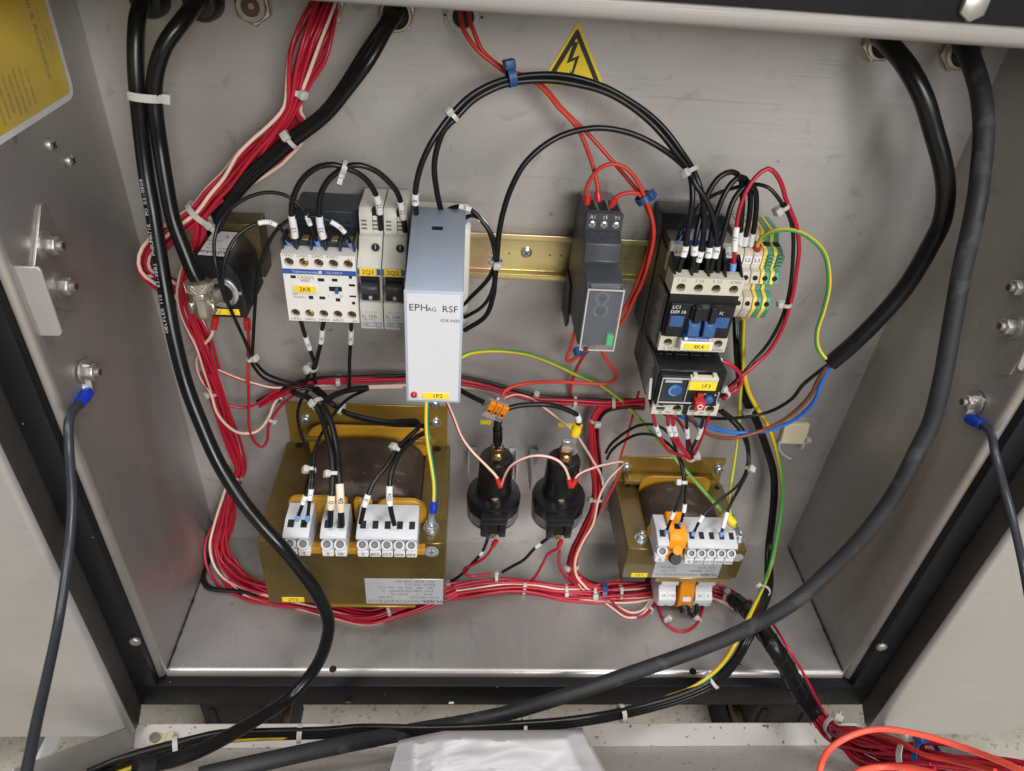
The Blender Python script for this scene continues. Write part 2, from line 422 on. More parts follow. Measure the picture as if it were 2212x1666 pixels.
def hexbolt(parent, p, n, r, h, washer=True, phase=0.3):
    n = Vector(n).normalized(); p = Vector(p)
    if washer: MB().lathe(p, n, [(0, r * 1.45), (1.2, r * 1.45)], 24).build('washer', 'bolt', parent)
    b = MB(); z0 = 1.2 if washer else 0
    b.lathe(p + n * z0, n, [(0, r), (h * 0.85, r), (h, r * 0.86)], 6, 0, phase)
    b.lathe(p + n * (z0 + h), n, [(0, r * 0.72), (0.25, r * 0.6)], 18)
    return b.build('hex_head', 'bolt', parent, 0.25)

# ================================================================== the cabinet
TN, TD = Vector((0, 0.81, 0.5864)), Vector((0, -0.5864, 0.81))     # flap: inner normal, and its slope towards the viewer
TP = Vector((0, -171.6, -54.6))                                    # its hinge edge
def tray(x, y, h):
    d = RIGHT * ((x - CX) / F) + DOWN * ((y - CY) / F) + FWD
    t = ((TP + TN * h) - CAM).dot(TN) / d.dot(TN)
    return CAM + d * t
def arc(cx, cy, r, a0, a1, n=6):
    return [(cx + r * math.cos(math.radians(a0 + (a1 - a0) * k / n)), cy + r * math.sin(math.radians(a0 + (a1 - a0) * k / n))) for k in range(n + 1)]
def sheet(path, t, left=True):
    """Closed outline of a bent sheet from its visible line."""
    out = []
    n = len(path)
    for i in range(n):
        a = Vector(path[max(i - 1, 0)]); b = Vector(path[min(i + 1, n - 1)])
        d = (b - a).normalized(); nn = Vector((-d.y, d.x)) if left else Vector((d.y, -d.x))
        out.append(tuple(Vector(path[i]) + nn * t))
    return list(path) + out[::-1]

XL, XR, ZT = -224.0, 330.0, 484.0
cab = thing('electrical_cabinet', 'open stainless steel control cabinet with a black frame holding all the wiring', 'cabinet', (53, -60, 0))
MB().box(XL - 2, XR + 2, 0, 2, -2, ZT + 2).build('back_panel', 'wall', cab)
MB().prism(sheet([(XL, 0)] + arc(XL - 5, -136, 5, 0, -90), 1.2, False), -3, ZT + 4, 'z').build('side_panel', 'side', cab)
MB().prism(sheet([(XR, 0)] + arc(XR + 5, -136, 5, 180, 270), 1.2, True), -3, ZT + 4, 'z').build('side_panel', 'side', cab)
MB().prism(sheet([(0, 0)] + arc(-133.5, -5.5, 5.5, 90, 180) + [(-139, -7)], 1.2, True), XL, XR, 'x').build('bottom_panel', 'floor_sheet', cab)
MB().prism(sheet([(0, ZT)] + arc(-137, ZT + 6, 6, -90, -180) + [(-143, ZT + 9.5)], 1.2, False), XL - 12, XR + 14, 'x').build('top_lip', 'panel', cab)
fr = MB().box(-247, -229.4, -147, -117, -33, 560).build('frame_bar', 'frame', cab, 1.2, 2)
MB().box(335.4, 354, -147, -117, -33, 560).build('frame_bar', 'frame', cab, 1.2, 2)
MB().box(-247, 354, -147.3, -117, -33.2, -5).build('frame_bar', 'frame', cab, 1.2, 2)
MB().box(-247, 354, -147.3, -117, ZT + 9.6, 545).build('frame_bar', 'frame', cab, 1.2, 2)
for p, r in ((at(293, 1383, -147), 4.2), (at(1903, 1395, -147), 4.2), (at(2101, 12, -147.3), 6.0)):
    hexbolt(cab, p, (0, -1, 0), r, 2.6, False, 0.5)
# dark mastic in the lower side corners
def bead(b, x, y0, y1, sx):
    n = 60
    for k in range(2):
        pts = []
        for i in range(n + 1):
            y = y0 + (y1 - y0) * i / n
            w = 0.5 + 0.9 * abs(noise.noise(Vector((y * 0.16, x, k * 3.1))))
            pts.append((x + sx * (0.4 + k * 0.5), y, 0.35 + k * 0.6))
        rr = [0.25 + 1.1 * max(0, noise.noise(Vector((p[1] * 0.13, x, k * 5.0))) + 0.12) for p in pts]
        b.tube(pts, rr, 6)
prt(lambda b: bead(b, XL, -2, -136, 1), 'mastic_bead', 'dark', cab)
prt(lambda b: bead(b, XR, -2, -136, -1), 'mastic_bead', 'dark', cab)
for x, y in ((719, 1445), (1497, 1450)):
    p = at_z(x, y, 0.0)
    MB().lathe(p, Z_, [(-0.5, 2.9), (0.12, 2.9)], 18).build('drain_hole_disc', 'dark', cab)  # flat dark disc; the shade inside the hole is put into its colour
p = at_z(1598, 1435, 0.0); MB().lathe(p, Z_, [(-0.5, 1.0), (0.12, 1.0)], 12).build('drain_hole_disc', 'dark', cab)  # small hole, its inner shade likewise painted as a dark disc
# outer steel doors folded right back beside the opening
def door_leaf(x0, x1, s, notch):
    xe = x0
    leaf = MB()
    zb = -42
    if notch:
        prof = [(x0 + s * 4, zb), (x1 - s * 48, zb), (x1, zb + 46), (x1, 560), (x0 + s * 4, 560)]
    else:
        prof = [(x0 + s * 4, zb), (x1, zb), (x1, 560), (x0 + s * 4, 560)]
    leaf.prism(prof, -168, -166.6, 'y')
    d = leaf.build('door', 'panel', cab)
    path = [(x0 + s * 4, -168)] + ([tuple(q) for q in arc(x0 + s * 4, -164, 4, -90, 0 if s < 0 else -180)])[1:]
    MB().prism(sheet(path, 1.2, s < 0), zb, 560, 'z').build('folded_edge', 'panel', d)
    fl = [(-164, zb + 2), (-158, zb), (-140, zb + 12), (-140, 560), (-164, 560)]
    MB().prism(fl, x0, x0 + s * 1.2, 'x').build('flange', 'dark_flange', d)
    return d
door_leaf(-247.5, -430, -1, False)
door_leaf(355, 520, 1, True)
# bottom flap hanging open towards the viewer
def flap_pt(x, s, h): return Vector((x, 0, 0)) + TP + TD * s + TN * h
FL, FR = -250.0, 362.0
def slab(b, x0, x1, s0, s1, h0, h1, mi=0):
    v = [flap_pt(x, s, h) for h in (h0, h1) for s in (s0, s1) for x in (x0, x1)]
    b.add(v, [(0, 2, 3, 1), (4, 5, 7, 6), (0, 1, 5, 4), (2, 6, 7, 3), (0, 4, 6, 2), (1, 3, 7, 5)], mi)
b = MB(); slab(b, FL, FR, -1.5, 170, -1.5, 0); flap = b.build('drop_flap', 'tray', cab)
b = MB(); slab(b, FL, FR, -1.5, 0, 0.1, 18); b.build('flap_rim', 'tray', flap, 0.4)
b = MB(); slab(b, FL - 1.5, FL, -1.5, 170, -1.5, 18); b.build('flap_rim', 'panel', flap, 0.4)
b = MB(); slab(b, FR, FR + 1.5, -1.5, 170, -1.5, 18); b.build('flap_rim', 'panel', flap, 0.4)

# the room floor and the feet the cabinet stands on
fl = MB().box(-3000, 3000, -3000, 2500, -140, -130).build('floor', 'concrete'); tag(fl, kind='structure')
def foot(x0, x1, label_):
    b = MB(); b.box(x0, x1, -146, -100, -74, -33.4); b.box(x0 + 6, x0 + 12, -148, -146, -74, -40); b.box(x1 - 14, x1 - 8, -148, -146, -74, -40)
    o = b.build('rubber_foot', 'seal', cab, 1.0)
    MB().box(x0 - 6, x1 + 4, -152, -96, -84, -74.2).build('foot_pad', 'wood', cab, 1.0)
    MB().box(x0 - 8, x1 + 4, -150, -96, -130, -84.2).build('plinth_block', 'seal', cab, 1.0)
foot(-203, -142, '')
foot(262, 320, '')

# floor grate seen below the left door
g = thing('floor_grate', 'white slatted grate on the floor below the left door', 'grate', (-330, -190, -130))
MB().box(-352, -349, -230, -120, -130, -112).build('grate_rail', 'white', g)
for k in range(6):
    MB().box(-349, -262, -232 + k * 13, -227 + k * 13, -118, -113).build('slat', 'zinc', g, 0.5)

# ------------------------------------------------------------------ cable glands in the top of the back panel
def gland(x, y, r, kind, label):
    c = at(x, y, -3); c.y = 0
    t = thing('cable_gland', label, 'cable gland', c, 'glands along the top of the back panel')
    if kind == 'nickel':
        MB().lathe(c, -Y_, [(0, r * 1.32), (3.2, r * 1.32), (3.7, r * 1.24)], 6, 0, 0.25).build('lock_nut', 'nickel', t, 0.3)
        MB().lathe(c, -Y_, [(3.7, r * 1.1), (7.0, r * 1.1), (7.6, r * 1.02), (7.6, r * 0.9), (5.5, r * 0.9)], 28, 0, caps=False).build('thread_ring', 'nickel', t)
        MB().lathe(c, -Y_, [(5.0, r * 0.9), (5.6, r * 0.88)], 24).build('seal', 'dark', t)
    elif kind == 'plug':
        MB().lathe(c, -Y_, [(0, r * 1.3), (3.5, r * 1.3), (4.2, r * 1.18)], 6, 0, 0.6).build('lock_nut', 'nickel', t, 0.3)
        MB().lathe(c, -Y_, [(4.0, r), (7.0, r), (7.6, r * 0.92), (7.6, r * 0.62), (6.5, r * 0.6)], 28).build('thread_ring', 'nickel', t)
        MB().lathe(c, -Y_, [(5, r * 0.6), (6.8, r * 0.6), (7.0, r * 0.22), (6.2, r * 0.2)], 24, [0, 0, 1, 1]).build('rubber_plug', ['rubber_brown', 'dark'], t)
    elif kind == 'plastic':
        MB().lathe(c, -Y_, [(0, r * 1.95), (1.4, r * 1.9), (2.0, r * 1.55), (3.4, r * 1.5), (3.8, r * 1.05), (2.6, r)], 28).build('flange_ring', 'ral_grey', t)
        MB().lathe(c, -Y_, [(2.0, r), (2.9, r * 0.98)], 24).build('seal', 'dark', t)
        for s in (-1, 1): MB().cyl(c + X_ * (s * r * 1.72) - Y_ * 1.5, c + X_ * (s * r * 1.72) - Y_ * 1.9, 0.8, 10).build('rivet', 'dark', t)
    else:
        MB().lathe(c, -Y_, [(0, r * 1.3), (7, r * 1.25), (12, r * 1.05), (12.5, r * 0.9)], 24).build('nut', 'black', t, 0.3)
    return t
gland(325, -3, 8.0, 'black', 'black cable gland at the far left, round the left of the two thick cables')
gland(440, 2, 8.5, 'black', 'black cable gland round the cable that ends in the knurled connector')
gland(545, 12, 8.6, 'plug', 'nickel gland closed by a brown rubber plug')
gland(705, 15, 8.2, 'nickel', 'nickel gland filled by the thick bundle of red wires')
gland(856, 30, 8.6, 'nickel', 'nickel gland with three black cables leaving to the lower left')
gland(1001, 36, 6.2, 'plastic', 'grey plastic grommet with two orange red wires')
gland(1906, 92, 9.0, 'nickel', 'nickel gland round the glossy black cable with the stripped end')
gland(2078, 110, 9.6, 'nickel', 'nickel gland at the far right round the dusty thick cable')

# ------------------------------------------------------------------ high-voltage warning triangle
c = at(1243, 130, -0.2); c.y = 0
sg = thing('warning_sign', 'yellow triangular high voltage sign with black lightning bolt stuck to the back panel', 'warning sign', c)
def tri(k, zc=0.0):
    P = [at(1249, 45, 0), at(1306, 189, 0), at(1166, 183, 0)]
    o = sum(P, Vector()) / 3
    return [((o + (q - o) * k).x, (o + (q - o) * k).z) for q in P]
def rtri(k, rr, n=4):
    P = [Vector(q) for q in tri(k)]; out = []
    for i in range(3):
        a, b_, c_ = P[i - 1], P[i], P[(i + 1) % 3]
        d1, d2 = (a - b_).normalized(), (c_ - b_).normalized()
        for t in range(n + 1):
            f = t / n
            q0, q1 = b_ + d1 * rr, b_ + d2 * rr
            out.append(tuple(q0 * (1 - f) ** 2 + b_ * (2 * f * (1 - f)) + q1 * f ** 2))
    return out
MB().prism(rtri(1.0, 2.0), -0.5, -0.02, 'y').build('sign_plate', 'yellow', sg)
b = MB(); o_, i_ = rtri(0.86, 2.4), rtri(0.62, 0.4)
n = len(o_)
b.add([(x, -0.56, z) for x, z in o_] + [(x, -0.56, z) for x, z in i_], [(k, (k + 1) % n, n + (k + 1) % n, n + k) for k in range(n)])
b.build('black_border', 'ink', sg)
B_ = [(1239, 90), (1249.5, 91), (1236, 126), (1252, 119), (1238, 160), (1243, 158), (1234, 166), (1230, 152), (1234.5, 156), (1242, 129), (1224, 137)]
q = [at(x, y, 0) for x, y in B_]
MB().prism([(p.x, p.z) for p in q], -0.7, -0.52, 'y').build('lightning_bolt', 'ink', sg)

# ------------------------------------------------------------------ things on the side walls
st = thing('service_sticker', 'faded yellow service sticker with a white margin on the left side wall', 'sticker', (XL, -75, 440))
def rrect(y0, y1, z0, z1, r):
    out = []
    for cy, cz, a in ((y0 + r, z0 + r, 180), (y1 - r, z0 + r, 270), (y1 - r, z1 - r, 0), (y0 + r, z1 - r, 90)):
        out += arc(cy, cz, r, a, a + 90, 4)
    return out
MB().prism(rrect(-128, -31, 408, 520, 7), XL, XL + 0.35, 'x').build('margin', 'sticker_edge', st)
MB().prism(rrect(-125, -35, 411.5, 517, 4), XL + 0.3, XL + 0.55, 'x').build('yellow_field', 'sticker', st)
ty, tz = Vector((0, 0, 1)), Vector((0, 1, 0))      # the writing runs up the wall
ey = Vector((0, 1, 0)); ex = Vector((0, 0, -1))
b = MB(); XS = XL + 0.62
b.text('Innovation & Architektur', 4.0, (XS, -52, 452), ex, ey, bold=1)
b.text('Service', 5.0, (XS, -112, 425), ex, ey)
for k, s in enumerate(('Telefon', 'Telefax', 'Direkt', 'Support', 'Ersatzteile', 'Internet', 'E-Mail')):
    b.text(s + ' 0000000', 1.9, (XS, -104 + k * 5.2, 424 + (k % 3)), ex, ey)
b.text('service and support', 1.7, (XS, -46, 446), ex, ey); b.text('quality since', 1.7, (XS, -42, 440), ex, ey)
b.build('lettering', 'ink_grey', st)

def wall_bolt(x, y, X, label, r=4.2, h=4.6, name='hex_bolt'):
    d = RIGHT * ((x - CX) / F) + DOWN * ((y - CY) / F) + FWD
    c = CAM + d * ((X - CAM.x) / d.x)
    return c
def bolt_thing(c, n, label, r=5.2, h=5.6, off=0.0):
    t = thing('hex_bolt', label, 'bolt', c, 'hexagon bolts on the side walls')
    hexbolt(t, Vector(c) + Vector(n) * off, n, r, h, True, 0.2)
    q = Vector(c) + Vector(n) * (off + 1.2 + h); MB().lathe(q, n, [(0.0, r * 0.52), (2.2, r * 0.52), (2.6, r * 0.4)], 16, [0, 0, 1]).build('threaded_end', ['bolt', 'brass_dark'], t)
    return t
# bent bracket on the left wall
bt = thing('angle_bracket', 'bent steel angle bracket on the left wall with a pale leg facing out', 'bracket', (XL, -110, 335))
def onx(x, y, X):
    d = RIGHT * ((x - CX) / F) + DOWN * ((y - CY) / F) + FWD
    return CAM + d * ((X - CAM.x) / d.x)
ya = onx(110, 477, XL); yb = onx(13, 568, XL)
MB().prism([(-131, 330), (-98, 306), (-92, 308), (-95, 372), (-99, 372), (-131, 339)], XL + 0.02, XL + 1.8, 'x').build('wall_leg', 'bracket', bt, 0.3)
pp = [at(16, 572, -133), at(84, 575, -133), at(91, 583, -133), at(137, 716, -133), at(132, 723, -133), at(70, 722, -133)]
MB().prism([(p.x, p.z) for p in pp], -134.6, -133, 'y').build('front_leg', 'panel', bt, 0.3)
for (x, y), nm in (((103, 530), 'upper hexagon bolt holding the bent bracket on the left wall'), ((132, 618), 'lower hexagon bolt holding the bent bracket on the left wall')):
    bolt_thing(onx(x - 5, y, XL + 1.8), (1, 0, 0), nm)
bolt_thing(onx(178, 803, XL), (1, 0, 0), 'hexagon earth bolt on the left wall above the blue ring terminal', 5.2, 5.6, 1.0)
br = thing('angle_bracket', 'steel bracket on the right wall cut off by the picture edge', 'bracket', (XR, -108, 335))
MB().prism([(-130, 268 + 38), (-122, 300), (-96, 330), (-100, 345), (-130, 385)], XR - 1.8, XR - 0.02, 'x').build('wall_leg', 'bracket', br, 0.3)
pp = [at(2216, 744, -133), at(2230, 735, -133), at(2230, 802, -133), at(2198, 797, -133), at(2195, 790, -133)]
MB().prism([(p.x, p.z) for p in pp], -134.6, -133, 'y').build('front_leg', 'panel', br, 0.3)
bolt_thing(onx(2190, 706, XR - 1.8), (-1, 0, 0), 'hexagon bolt in the bracket on the right wall')
bolt_thing(onx(2210, 622, XR - 1.8), (-1, 0, 0), 'hexagon bolt at the right picture edge, upper hole of its bracket')
bolt_thing(onx(2110, 869, XR), (-1, 0, 0), 'hexagon earth bolt on the right wall above the blue ring terminal', 5.2, 5.6, 1.0)
for (x, y), nm in (((107, 313), 'small domed screw on the left wall just under the yellow sticker'), ((149, 347), 'small domed screw on the left wall, the lower right of the pair')):
    c = onx(x, y, XL)
    t = thing('wall_screw', nm, 'screw', c, 'small screws on the left wall')
    prt(lambda b: screw_head(b, c, (1, 0, 0), 3.6, 2.6), 'screw_head', ['bolt', 'dark'], t)

# ================================================================== the mounting rail
rl = thing('mounting_rail', 'yellow passivated top hat rail fixed across the back panel', 'rail', (60, 0, 306))
ZR = 307.0
prof = [(-7.5, ZR - 17.5), (-7.5, ZR - 13), (-1.2, ZR - 13), (-1.2, ZR + 13), (-7.5, ZR + 13), (-7.5, ZR + 17.5), (-6.3, ZR + 17.5), (-6.3, ZR + 14.2), (-0.05, ZR + 14.2), (-0.05, ZR - 14.2), (-6.3, ZR - 14.2), (-6.3, ZR - 17.5)]
MB().prism(prof, -118, 215, 'x').build('rail_profile', 'rail', rl, 0.5, 2)
prt(lambda b: screw_head(b, (44, -1.2, ZR + 1.5), (0, -1, 0), 4.0, 2.0), 'screw_head', ['zinc', 'ink_grey'], rl)
for k in (-12, 61, 69, 116, 32, 20): MB().lathe((k, -1.25, ZR), -Y_, [(0, 0.75), (0.12, 0.7)], 10).build('punch_mark', 'brass_dark', rl)

# ================================================================== small helpers for the devices
def label_plate(parent, x0, x1, z0, z1, Y, txt, h, m='yellow', ink='ink', t=0.5, off=0.0):
    o = MB().box(x0, x1, Y - t, Y, z0, z1).build('tag_plate', m, parent, 0.2)
    MB().text(txt, h, ((x0 + x1) / 2 + off, Y - t - 0.1, (z0 + z1) / 2)).build('lettering', ink, o)
    return o

# ================================================================== auxiliary contactor 2K8
c = thing('auxiliary_contactor', 'white four pole auxiliary contactor with the yellow tag 2K8', 'contactor', (-90, -8, 306))
x0, x1 = -112.0, -67.0
MB().box(x0, x1, -52, -7.6, 280, 335).build('body', 'slate', c, 0.6)
b = MB(); b.box(x0 + 3, x1 - 0.5, -30, -1.5, 326, 346)
b.build('mounting_base', 'slate', c, 1.2)
for k in range(3): MB().cyl((-93 + k * 9, -30.1, 338), (-93 + k * 9, -29, 338), 1.4, 12).build('base_hole', 'dark', c)
b = MB()
for k in range(6):
    xx = x0 + 0.6 + k * 8.75
    b.box(xx - 0.6, xx + 0.6, -58, -42, 331.4, 338)
b.build('barrier', 'slate', c, 0.2)
front = MB()
w = (x1 - x0) / 5
for k in range(5):
    front.holed(x0 + k * w, x0 + (k + 1) * w, 321.5, 330.6, -62, 3.0, 3.5, cz=325.0, hole=1)
    front.holed(x0 + k * w, x0 + (k + 1) * w, 282.6, 293, -62, 3.0, 3.5, cz=288.4, hole=1)
front.box(x0, x1, -62, -52.2, 293, 321.5)
front.add([(x0, -62, 330.6), (x1, -62, 330.6), (x1, -52.2, 331.4), (x0, -52.2, 331.4)], [(0, 1, 2, 3)])
front.add([(x0, -62, 282.6), (x0, -62, 293), (x0, -52, 293), (x0, -52, 282.6)], [(0, 1, 2, 3)])
front.add([(x0, -62, 321.5), (x0, -62, 330.6), (x0, -52, 331.4), (x0, -52, 321.5)], [(0, 1, 2, 3)])
front.add([(x1, -62, 282.6), (x1, -62, 293), (x1, -52, 293), (x1, -52, 282.6)], [(0, 1, 2, 3)])
front.add([(x1, -62, 321.5), (x1, -62, 330.6), (x1, -52, 331.4), (x1, -52, 321.5)], [(0, 1, 2, 3)])
front.add([(x0, -62, 282.6), (x1, -62, 282.6), (x1, -52, 282.6), (x0, -52, 282.6)], [(0, 1, 2, 3)])
front.build('front_cover', ['white_plastic', 'dark'], c)
for k in range(5):
    cx = x0 + (k + 0.5) * w
    for cz in (325.0, 288.4):
        prt(lambda b: screw_head(b, (cx, -59.4 if k != 1 else -60.6, cz - 0.4), (0, -1, 0), 2.3, 0.7), 'terminal_screw', ['brass' if k == 1 else 'brass_dark', 'dark'], c)
    MB().box(cx - 2.2, cx + 2.2, -52, -46, 335, 336.2).build('clamp_plate', 'brass', c, 0.2)
MB().box(x0 - 0.02, x1 + 0.02, -62.25, -61.9, 317.0, 320.4).build('blue_band', 'blue_bar', c)
b = MB(); b.text('Telemecanique', 2.0, (-97.5, -62.4, 318.7)); b.text('SQUARE D', 1.5, (-80.5, -62.4, 318.7)); b.box(-90, -88, -62.35, -62.2, 317.7, 319.8); b.build('lettering', 'ink_pale', c)
for bx, bz, sx, sz in ((-106, 314.8, 1.6, 1), (-89, 313.4, 2, 1.1), (-80.5, 313.6, 1.7, 1), (-70.6, 316.1, 1, 1), (-70, 310.4, 1.9, .8), (-70, 302.4, 2.1, .6), (-96.4, 300.4, 1.4, 1.2), (-89.3, 300.4, 1.8, 1), (-79.5, 299.4, 1.4, 1.2), (-69.8, 297.4, 1, 1)):
    MB().box(bx - sx, bx + sx, -62.12, -61.9, bz - sz, bz + sz).build('window', 'dark', c)
MB().box(-84.5, -76.5, -62.15, -61.9, 305.6, 308.9).build('slider_slot', 'dark', c)
MB().box(-80.6, -78.6, -64.2, -62.1, 304.6, 308.6).build('slider', 'blue_part', c, 0.3)
MB().box(-107.5, -91, -62.8, -62, 303.4, 310).build('tag_holder', 'white_plastic', c, 0.4)
label_plate(c, -106, -92.8, 304.3, 309.1, -62.8, '2K8', 2.9)
b = MB()
for k, s in enumerate(('13NO', '23NO', '33NO', '43NO', 'A1')): b.text(s, 1.9, (x0 + (k + 0.5) * w - 0.4 + (1.6 if k == 4 else 0), -62.1, 329.5 - (1.3 if k == 4 else 0)))
for k, s in enumerate(('14NO', '24NO', '34NO', '44NO', 'A2')): b.text(s, 1.9, (x0 + (k + 0.5) * w + (1.6 if k == 4 else 0), -62.1, 284.0 - (0 if k < 4 else 0.2)))
b.text('CA2KN', 2.1, (-98.5, -62.1, 314.7)); b.text('4087', 2.1, (-98.8, -62.1, 312.3)); b.text('24V', 1.5, (-106.2, -62.1, 302.3)); b.text('50/60Hz', 1.5, (-103.8, -62.1, 300.3)); b.text('I', 1.7, (-85.2, -62.1, 302)); b.text('O', 1.7, (-77.4, -62.1, 302))
b.build('lettering', 'ink_grey', c)

# ================================================================== the two slim circuit breakers
def breaker(x0, x1, lab, txt):
    c = thing('circuit_breaker', lab, 'circuit breaker', ((x0 + x1) / 2, -8, 306), 'slim circuit breakers on the rail')
    prof = [(-8, 353), (-38, 353), (-41, 349), (-41, 337), (-45, 336.4), (-50, 329.5), (-60, 323), (-60, 316), (-55, 315), (-55, 298), (-60, 297), (-60, 277.4), (-56, 274), (-44, 271.5), (-8, 271.5)]
    MB().prism(prof, x0 + 0.15, x1 - 0.15, 'x').build('body', 'stone', c, 0.35)
    m = (x0 + x1) / 2
    b = MB(); b.box(m + 1.2, m + 5.6, -41.1, -37, 348.6, 353.1)
    b.box(m + 1.0, m + 1.25, -41.15, -40.5, 337, 353)
    b.build('wire_entry', 'dark', c)
    for k in range(3):
        for s in (-4.3, 2.6):
            MB().box(m + s - 1.7, m + s + 1.7, -41.15, -40.5, 339.2 + k * 2.6, 340.5 + k * 2.6).build('vent_slot', 'ink_grey', c)
    MB().cyl((m + 3.4, -50.4, 331.6), (m + 3.4, -46, 329), 2.5, 16).build('screw_hole', 'dark', c)
    MB().box(m + 3.2, m + 3.6, -50.9, -50.3, 329.4, 333.6).build('terminal_screw', 'beige', c)
    MB().box(x0 + 0.4, x1 - 0.4, -60.2, -59.9, 317.3, 321.6).build('blue_band', 'blue_bar', c)
    label_plate(c, x0 + 1.4, x1 - 2.8, 316.8, 322.0, -60.2, txt, 3.0)
    MB().box(m - 5.7, m + 5.7, -60, -54.9, 298.5, 315).build('toggle_recess', 'black', c, 0.3)
    MB().prism([(-56, 311.5), (-65, 311.8), (-66, 309.5), (-64, 305.5), (-58, 304)], m - 5.5, m + 5.5, 'x').build('toggle', 'charcoal', c, 0.4)
    MB().box(m - 1, m + 1, -60.3, -59.9, 299.6, 302.2).build('toggle_window', 'ink_pale', c)
    MB().box(m - 4.6, m + 4.6, -60.5, -59.9, 290, 290.6).build('groove', 'ink_pale', c)
    b = MB(); b.text('In 10A', 2.5, (m - 1.3, -60.15, 286.6)); b.text('GB2-CB16', 2.1, (m + 0.2, -60.15, 280.6)); b.box(m - 6, m + 6.4, -60.12, -60.02, 278.9, 279.15); b.box(m - 6, m + 6.4, -60.12, -60.02, 282, 282.25)
    b.text('IEC 947-2', 1.3, (m - 1.4, -60.15, 284.2)); b.text('2T1', 1.5, (m + 4.4, -60.15, 278.0)); b.text('1', 1.6, (x1 - 1.6, -60.4, 320.4)); b.build('lettering', 'ink_blue', c)
    return c
breaker(-66.5, -51.6, 'pale slim circuit breaker with the yellow tag 2Q1, beside the white contactor', '2Q1')
breaker(-51.2, -36.3, 'pale slim circuit breaker with the yellow tag 2Q2, beside the tall grey relay box', '2Q2')

# ================================================================== plug-in relay 1P2
c = thing('plug_in_relay', 'tall blue grey plug-in relay box with the yellow tag 1P2', 'relay', (-16, -8, 300))
MB().prism([(-8, 346), (-40, 346), (-44, 340), (-44, 300), (-30, 262), (-8, 262)], -33.4, 3.6, 'x').build('socket', 'stone', c, 1.0)
for s in (-26, -12, -4): MB().lathe((s, -32, 346), Z_, [(0, 3.2), (0.4, 3.0), (0.4, 2.2), (-0.2, 2.0)], 14).build('socket_screw', 'brass_dark', c)
MB().prism([(-57, 357.6), (-115, 341.5), (-118, 339), (-118, 264), (-60, 264), (-44.2, 264), (-44.2, 357.6)], -32.2, 0.2, 'x').build('case', 'greybox', c, 0.8, 2)
MB().box(-32.5, 0.5, -119.2, -117, 263.2, 341).build('front_rim', 'greyrim', c, 0.8, 2)
MB().box(-30.9, -1.1, -119.5, -119.1, 265.2, 339.2).build('front_plate', 'plate', c)
MB().obox((-16.3, -68.0, 354.55), X_, Vector((0, -0.9636, -0.2675)), Vector((0, -0.2675, 0.9636)), 3.2, 1.4, 0.25).build('latch_slot', 'dark', c)
b = MB(); Yt = -119.6
b.text('EPH', 4.3, (-24.5, Yt, 330.4)); b.text('AG', 2.6, (-17.0, Yt, 329.6)); b.text('RSF', 4.1, (-6.9, Yt, 330.0)); b.text('VDE 0435', 1.9, (-6.9, Yt, 322.6)); b.text('LED', 1.8, (-27.6, Yt, 267.4), mi=1)
b.build('lettering', ['ink', 'lug_red'], c)
label_plate(c, -22.6, -6.6, 266.6, 271.2, -119.5, '1P2', 2.9, off=1.2)
MB().lathe((-27.6, -119.4, 269.6), -Y_, [(0, 2.0), (1.4, 1.9), (2.4, 1.2), (2.7, 0.3)], 16).build('lamp_lens', 'led', c)

# ================================================================== timer relay
c = thing('timer_relay', 'dark grey time delay relay with a clear hinged cover and a green tab', 'relay', (86, -8, 320))
xa, xb = 74.6, 97.6
prof = [(-8, 358), (-22, 361.5), (-48, 361.5), (-50, 360), (-50, 350.5), (-54, 348.6), (-60, 345.5), (-61, 334), (-64, 333), (-80, 331.5), (-83, 330), (-83, 286), (-80, 284), (-40, 282), (-8, 262)]
MB().prism(prof, xa, xb, 'x').build('body', 'charcoal', c, 0.8, 2)
MB().prism([(-8, 268), (-34, 268), (-40, 275), (-30, 300), (-8, 300)], xa - 1.6, xa - 0.05, 'x').build('side_foot', 'slate', c, 0.4)
b = MB()
for k in range(3): b.box(xa + 1.2 + k * 7.4, xa + 6.6 + k * 7.4, -46, -30, 360.8, 361.7)
b.build('wire_entry', 'dark', c)
MB().box(xa - 0.1, xb + 0.1, -51.4, -49.9, 350.6, 361.7).build('terminal_face', 'charcoal', c, 0.4)
for k in range(3):
    prt(lambda b: screw_head(b, (xa + 3.9 + k * 7.5, -51.4, 354.6), (0, -1, 0), 2.5, 1.2), 'terminal_screw', ['zinc', 'ink_grey'], c)
b = MB()
for k, s in enumerate(('A1', '15', 'Y1')): b.text(s, 2.3, (xa + 4.0 + k * 7.6, -51.55, 359.3))
b.build('lettering', 'ink_pale', c)
MB().box(xa + 7.6, xa + 7.9, -51.6, -51.3, 351, 357).build('rib', 'slate', c); MB().box(xa + 15.1, xa + 15.4, -51.6, -51.3, 351, 357).build('rib', 'slate', c)
MB().cyl((92.5, -83.2, 323.0), (92.5, -84.0, 323.0), 0.1).build('pivot', 'slate', c)
for cz, r in ((320.5, 1.9), (311.5, 2.4)):
    MB().lathe((85.8, -83, cz), -Y_, [(0, r), (0.5, r), (0.7, r * 0.75)], 18).build('dial', 'slate', c)
    b = MB()
    for k in range(15):
        a = math.radians(-60 + k * 300 / 14)
        d = Vector((math.cos(a), 0, math.sin(a)))
        b.obox(Vector((85.8, -83.1, cz)) + d * (r + 1.9), d, Y_, d.cross(Y_), 0.7, 0.05, 0.12)
    b.build('dial_scale', 'ral_grey', c)
MB().box(92.0, 96.2, -86.6, -83, 287.6, 295.6).build('tab', 'green_btn', c, 0.3)
